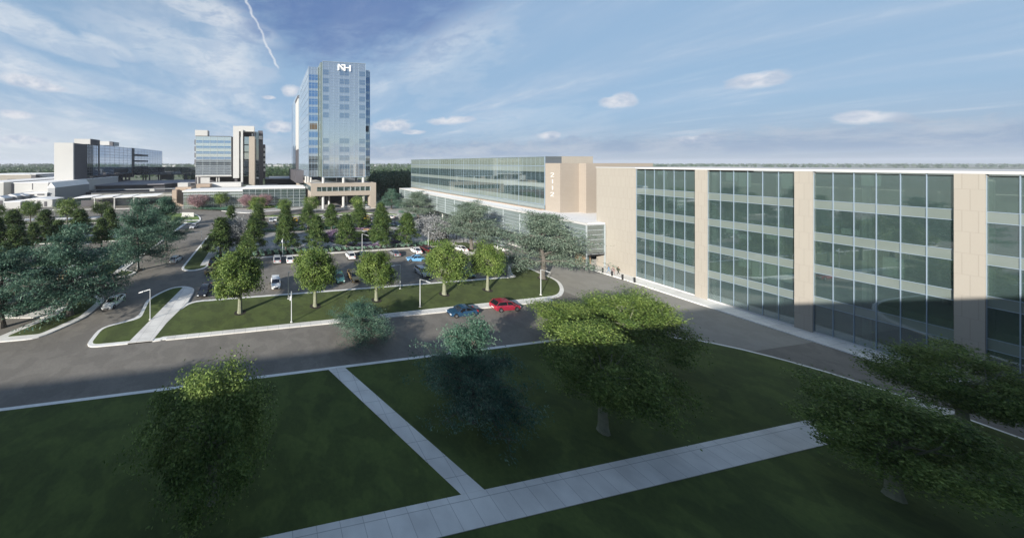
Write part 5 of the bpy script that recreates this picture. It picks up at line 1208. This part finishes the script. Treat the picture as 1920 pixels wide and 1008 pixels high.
# ------------------------------------------------------------------ lamps, bollards, posts, furniture, people
lamp_parts = []
def lamp(x, y, deg, label, uv=None, h=4.75, double=False):
    u, v = uv or at(x, y, .15)
    r = empty('street_lamp', (u, v, .15), label, 'street lamp', 'slim white lamps around the car parks', R(deg))
    if not lamp_parts:
        p = MB().tube((0, 0, 0), (0, 0, 4.75), .075, .055, 8).build('pole', M['lampgrey'], None, off=(0, 0, 0))
        b = MB().tube((0, 0, 0), (0, 0, .12), .2, .18, 10).build('base', M['concrete'], None, off=(0, 0, 0))
        a = MB().tube((0, 0, 4.72), (1.25, 0, 4.35), .045, .035, 6).build('arm', M['lampgrey'], None, off=(0, 0, 0))
        mb = MB(); mb.add([(1.05, -.16, 4.36), (1.75, -.11, 4.16), (1.75, .11, 4.16), (1.05, .16, 4.36), (1.05, -.16, 4.47), (1.75, -.09, 4.22), (1.75, .09, 4.22), (1.05, .16, 4.47)], [(3, 2, 1, 0), (4, 5, 6, 7), (0, 1, 5, 4), (1, 2, 6, 5), (2, 3, 7, 6), (3, 0, 4, 7)])
        hd = mb.build('lamp_head', M['lampw'], None, off=(0, 0, 0))
        lamp_parts.extend([p, b, a, hd])
        for o in lamp_parts: col.objects.unlink(o)
    for o in lamp_parts: k = o.copy(); col.objects.link(k); k.parent = r
    return r
for (x, y, d, lb) in [(787.6, 575.6, -10, 'lamp on the front lawn between the middle and fourth maple, arm to the right'), (1014, 553, -10, 'lamp near the tip of the front lawn before the huge tree trunk'), (281.6, 599, 170, 'lamp on the lower left verge, arm to the left over the drive'),
        (546.5, 604, -100, 'lamp at the lower edge left of the second maple, head towards the camera'), (540.8, 560, 80, 'slim pole behind the kerb left of the second maple'), (750.4, 541.5, 150, 'lamp at the car park kerb right of the middle maple, arm to the left'),
        (679, 470, -10, 'lamp standing before the round flower bed'), (803, 465, -10, 'lamp beside the rightmost plaza evergreen'), (530, 480, -100, 'lamp in front of the evergreen above two white cars'), (378, 464, 170, 'lamp on the median at the drive, arm to the left'),
        (952.5, 521, 80, 'slim lamp at the right end of the front car park'), (978.6, 499, 80, 'slim lamp left of the huge spreading tree'), (257.6, 507, 170, 'lamp before the trunk of the feathery verge tree'), (150.7, 491, 20, 'lamp in the left car park seen through branches')]:
    lamp(x, y, d, lb)
bol = []
def bollard(x, y, label, group, h=1.0, r_=.16):
    u, v = at(x, y, .14)
    o = empty('bollard', (u, v, .14), label, 'bollard', group)
    if not bol:
        bol.append(MB().tube((0, 0, 0), (0, 0, .96), .15, .15, 12).build('post', M['black'], None, off=(0, 0, 0))); bol.append(MB().tube((0, 0, .93), (0, 0, 1.03), .175, .17, 12).build('cap', M['black'], None, off=(0, 0, 0)))
        for q in bol: col.objects.unlink(q)
    for q in bol: k = q.copy(); col.objects.link(k); k.parent = o; 
    o.scale = (r_ / .16, r_ / .16, h)
for i, (x, y) in enumerate([(1113, 505.2), (1130, 510.8), (1147.6, 516.8), (1167.4, 523.6), (1190, 529.6)]):
    bollard(x, y, 'black bollard on the right pavement, ' + ['the one farthest away', 'second from the far end', 'in front of the pink dressed walker', 'nearest but one', 'nearest to the camera'][i], 'black bollards along the right pavement')
for i, (x, y) in enumerate([(849.4, 445.5), (855.6, 448), (862.5, 451.5), (869.5, 455), (877.2, 458.5)]):
    bollard(x, y, 'dark post by the small verge, ' + ['first from the left', 'second from the left', 'middle one', 'fourth from the left', 'rightmost, beside the tree trunk'][i], 'dark posts by the small verge', 1.15, .12)
rl = empty('guard_rail', at(888, 461), 'low black rail right of the trunk of the spreading tree', 'railing')
a, b = at(887, 464), at(904, 454)
mb = MB(); mb.tube((a[0], a[1], .9), (b[0], b[1], .9), .06); mb.tube((a[0], a[1], .5), (b[0], b[1], .5), .05); part(mb, 'rail', M['black'], rl)
for t in (0, .33, .66, 1): q = lerp(a, b, t); part(MB().tube((q[0], q[1], 0), (q[0], q[1], .95), .05), 'post', M['black'], rl)
# dark entrance canopy on one post
ku, kv = at(1101.8, 504)
kc = empty('entrance_canopy', (ku, kv, .14), 'black flat canopy arm on a teal post at the corner of the low glazed podium', 'canopy')
part(MB().tube((ku, kv, .1), (ku, kv, 3.5), .2, n=10), 'post', mat('teal_metal', (.06, .10, .11), .5), kc)
part(MB().box(ku - .5, Un - .35, kv - .6, kv + .9, 3.2, 3.75), 'slab', M['black'], kc)
# benches on the plaza
wood_m = mat('bench_wood', (.45, .30, .18), .7)
def bench(x, y, rz, label):
    u, v = at(x, y, .14); o = empty('bench', (u, v, .14), label, 'bench', 'benches in the flower ring', R(rz))
    part(MB().box(-1.1, 1.1, -.25, .25, .42, .50), 'seat', wood_m, o) if False else None
    s_ = MB().box(-1.1, 1.1, -.25, .25, .42, .50).build('seat', wood_m, None, off=(0, 0, 0)); s_.parent = o
    b_ = MB().box(-1.1, 1.1, .22, .28, .55, .92).build('backrest', wood_m, None, off=(0, 0, 0)); b_.parent = o
    for sx in (-.9, .9):
        mb = MB(); mb.box(sx - .04, sx + .04, -.22, .22, 0, .42); mb.box(sx - .03, sx + .03, .2, .24, .3, .9); l_ = mb.build('leg', M['black'], None, off=(0, 0, 0)); l_.parent = o
bench(687, 433.5, 12, 'wooden bench at the far side of the flower ring, the left of two'); bench(694, 434.5, -20, 'wooden bench at the far side of the flower ring, the right of two')
tb = empty('round_table', at(684, 437, .14) + (.14,), 'round pale table beside the benches on the plaza', 'table')
x_, y_ = tb.location.x, tb.location.y
part(MB().tube((x_, y_, .84), (x_, y_, .90), 1.0, 1.0, 20), 'top', M['white'], tb); part(MB().tube((x_, y_, .14), (x_, y_, .84), .08), 'leg', M['grey'], tb)
part(MB().tube((x_, y_, .14), (x_, y_, .18), .4, .4, 14), 'foot', M['grey'], tb)

# people
skin = mat('skin', (.45, .27, .19), .6); hairm = mat('hair', (.03, .02, .015), .8)
def person(x, y, label, top, leg, coat=None, stride=.28, heading=0, hgt=1.76, group='three people walking on the right pavement'):
    u, v = at(x, y, .14)
    V = {'pel': (0, 0, .95), 'ch': (0, -.02, 1.32), 'nk': (0, -.01, 1.47), 'hd': (0, -.02, 1.60), 'tp': (0, -.01, 1.71),
         'hl': (.10, 0, .90), 'kl': (.11, -stride * .55, .50), 'al': (.11, -stride * .8, .09), 'tl': (.11, -stride * .8 - .16, .05),
         'hr': (-.10, 0, .90), 'kr': (-.11, stride * .25, .50), 'ar': (-.11, stride, .12), 'tr': (-.11, stride - .13, .04),
         'sl': (.19, 0, 1.40), 'el': (.24, .10, 1.14), 'wl': (.24, -.02, .93), 'gl': (.24, -.08, .84), 'sr': (-.19, 0, 1.40), 'er': (-.24, -.06, 1.14), 'wr': (-.22, -.22, .97), 'gr': (-.21, -.28, .90)}
    Rd = {'pel': (.155, .12), 'ch': (.17, .12), 'nk': (.06, .06), 'hd': (.088, .105), 'tp': (.06, .07), 'hl': (.09, .10), 'kl': (.062, .065), 'al': (.042, .045), 'tl': (.035, .03), 'hr': (.09, .10), 'kr': (.062, .065), 'ar': (.042, .045), 'tr': (.035, .03),
          'sl': (.065, .065), 'el': (.048, .048), 'wl': (.034, .034), 'gl': (.038, .02), 'sr': (.065, .065), 'er': (.048, .048), 'wr': (.034, .034), 'gr': (.038, .02)}
    E_ = [('pel', 'ch'), ('ch', 'nk'), ('nk', 'hd'), ('hd', 'tp'), ('pel', 'hl'), ('hl', 'kl'), ('kl', 'al'), ('al', 'tl'), ('pel', 'hr'), ('hr', 'kr'), ('kr', 'ar'), ('ar', 'tr'), ('ch', 'sl'), ('sl', 'el'), ('el', 'wl'), ('wl', 'gl'), ('ch', 'sr'), ('sr', 'er'), ('er', 'wr'), ('wr', 'gr')]
    ks = list(V); me = bpy.data.meshes.new('person'); me.from_pydata([V[k] for k in ks], [(ks.index(a), ks.index(b)) for a, b in E_], [])
    o = bpy.data.objects.new('person', me); col.objects.link(o)
    md = o.modifiers.new('skin', 'SKIN'); md.use_smooth_shade = True
    for i, k in enumerate(ks): me.skin_vertices[0].data[i].radius = Rd[k]; 
    me.skin_vertices[0].data[0].use_root = True
    ss = o.modifiers.new('sub', 'SUBSURF'); ss.levels = 2; ss.render_levels = 2
    m, nt, b, out = newmat('clothing'); t = nt.nodes.new('ShaderNodeTexCoord'); s_ = nt.nodes.new('ShaderNodeSeparateXYZ'); nt.links.new(t.outputs['Object'], s_.inputs[0])
    cr = nt.nodes.new('ShaderNodeValToRGB'); cr.color_ramp.interpolation = 'CONSTANT'; mr = nt.nodes.new('ShaderNodeMath'); mr.operation = 'DIVIDE'; mr.inputs[1].default_value = 1.8; nt.links.new(s_.outputs[2], mr.inputs[0]); nt.links.new(mr.outputs[0], cr.inputs[0])
    e = cr.color_ramp.elements; e[0].position = 0; e[0].color = (.03, .03, .03, 1); e[1].position = .06; e[1].color = leg + (1,)
    for p_, c_ in (((.42 if coat else .54), top), (.815, (.45, .27, .19))): q = e.new(p_); q.color = tuple(c_) + (1,)
    nt.links.new(cr.outputs[0], b.inputs['Base Color']); b.inputs['Roughness'].default_value = .85; me.materials.append(m)
    o.location = (u, v, .14); o.rotation_euler = (0, 0, R(heading)); s0 = hgt / 1.76; o.scale = (s0, s0, s0)
    tag(o, label, 'person', group)
    hb = MB()
    rng = random.Random(5)
    vs = []; fs = []
    for i in range(6):
        for j in range(10):
            th = math.pi * .56 * i / 5; ph = 2 * math.pi * j / 10; vs.append((math.sin(th) * math.cos(ph) * .098, .015 + math.sin(th) * math.sin(ph) * .115, 1.625 + math.cos(th) * .125))
    for i in range(5):
        for j in range(10): fs.append((i * 10 + j, i * 10 + (j + 1) % 10, (i + 1) * 10 + (j + 1) % 10, (i + 1) * 10 + j))
    hb.add(vs, fs); hh = hb.build('hair', hairm, None, smooth=True, off=(0, 0, 0)); hh.parent = o
person(1141.2, 511.6, 'person in light blue clothes walking, leftmost of the three on the pavement', (.16, .27, .42), (.18, .28, .40), heading=20)
person(1150.2, 514.6, 'person in pale pink clothes walking between the other two', (.42, .30, .28), (.28, .20, .18), True, .18, heading=-30)
person(1159.3, 514.4, 'person in dark olive coat striding with legs apart, rightmost of the three', (.05, .055, .035), (.04, .045, .035), True, .42, heading=80)

# ------------------------------------------------------------------ block added behind the camera to shade the near lawn, mirrored in the tower
OB = empty('shading_office_block', (-20, -40, 0), 'long beige office block added behind the viewpoint to shade the near lawn, mirrored low in the tower glass', 'building')
part(MB().box(-150, 62, -62, -18.5, 0, 28.5), 'wall', M['tan2'], OB)
part(MB().box(-150.5, 62.5, -62.5, -18.0, 28.5, 29.2), 'roof', M['offwhite'], OB)
mb = MB()
for z in (3, 9, 15, 21): part(MB().box(-146, 58, -18.49, -18.3, z, z + 2.6), 'window_band', M['gl_dark'], OB)

# ------------------------------------------------------------------ haze over the plain
hz_m = bpy.data.materials.new('haze'); hz_m.use_nodes = True; ht = hz_m.node_tree; ht.nodes.clear()
ho = ht.nodes.new('ShaderNodeOutputMaterial'); hv = ht.nodes.new('ShaderNodeVolumePrincipled'); ht.links.new(hv.outputs[0], ho.inputs['Volume'])
hv.inputs['Color'].default_value = (.86, .91, 1.0, 1); hv.inputs['Density'].default_value = .00011; hv.inputs['Anisotropy'].default_value = .0
hb_ = MB().box(-9100, 9100, -9100, 9100, -2, 92).build('haze', hz_m); tag(hb_, kind='stuff'); tag(hb_, 'thin pale haze over the plain', 'haze')

GP = 'people in front of the low glazed podium'
for (x, y, lb, t_, l_, h_) in [(814, 414, 'person in white top under the louvred wall, farthest from the camera', (.6, .6, .58), (.03, .03, .04), 10), (823, 418, 'person in black clothes walking under the louvred wall', (.02, .02, .02), (.02, .02, .03), 190),
        (833, 423, 'person in beige coat between the silver blossom tree and the louvred wall', (.42, .33, .24), (.05, .05, .06), 100), (948, 449, 'person in blue shirt by the white car with the dark roof', (.10, .18, .34), (.03, .03, .05), 170), (957, 453, 'person in grey clothes beside the one in a blue shirt', (.22, .22, .23), (.06, .06, .07), 20)]:
    person(x, y, lb, t_, l_, heading=h_, group=GP)
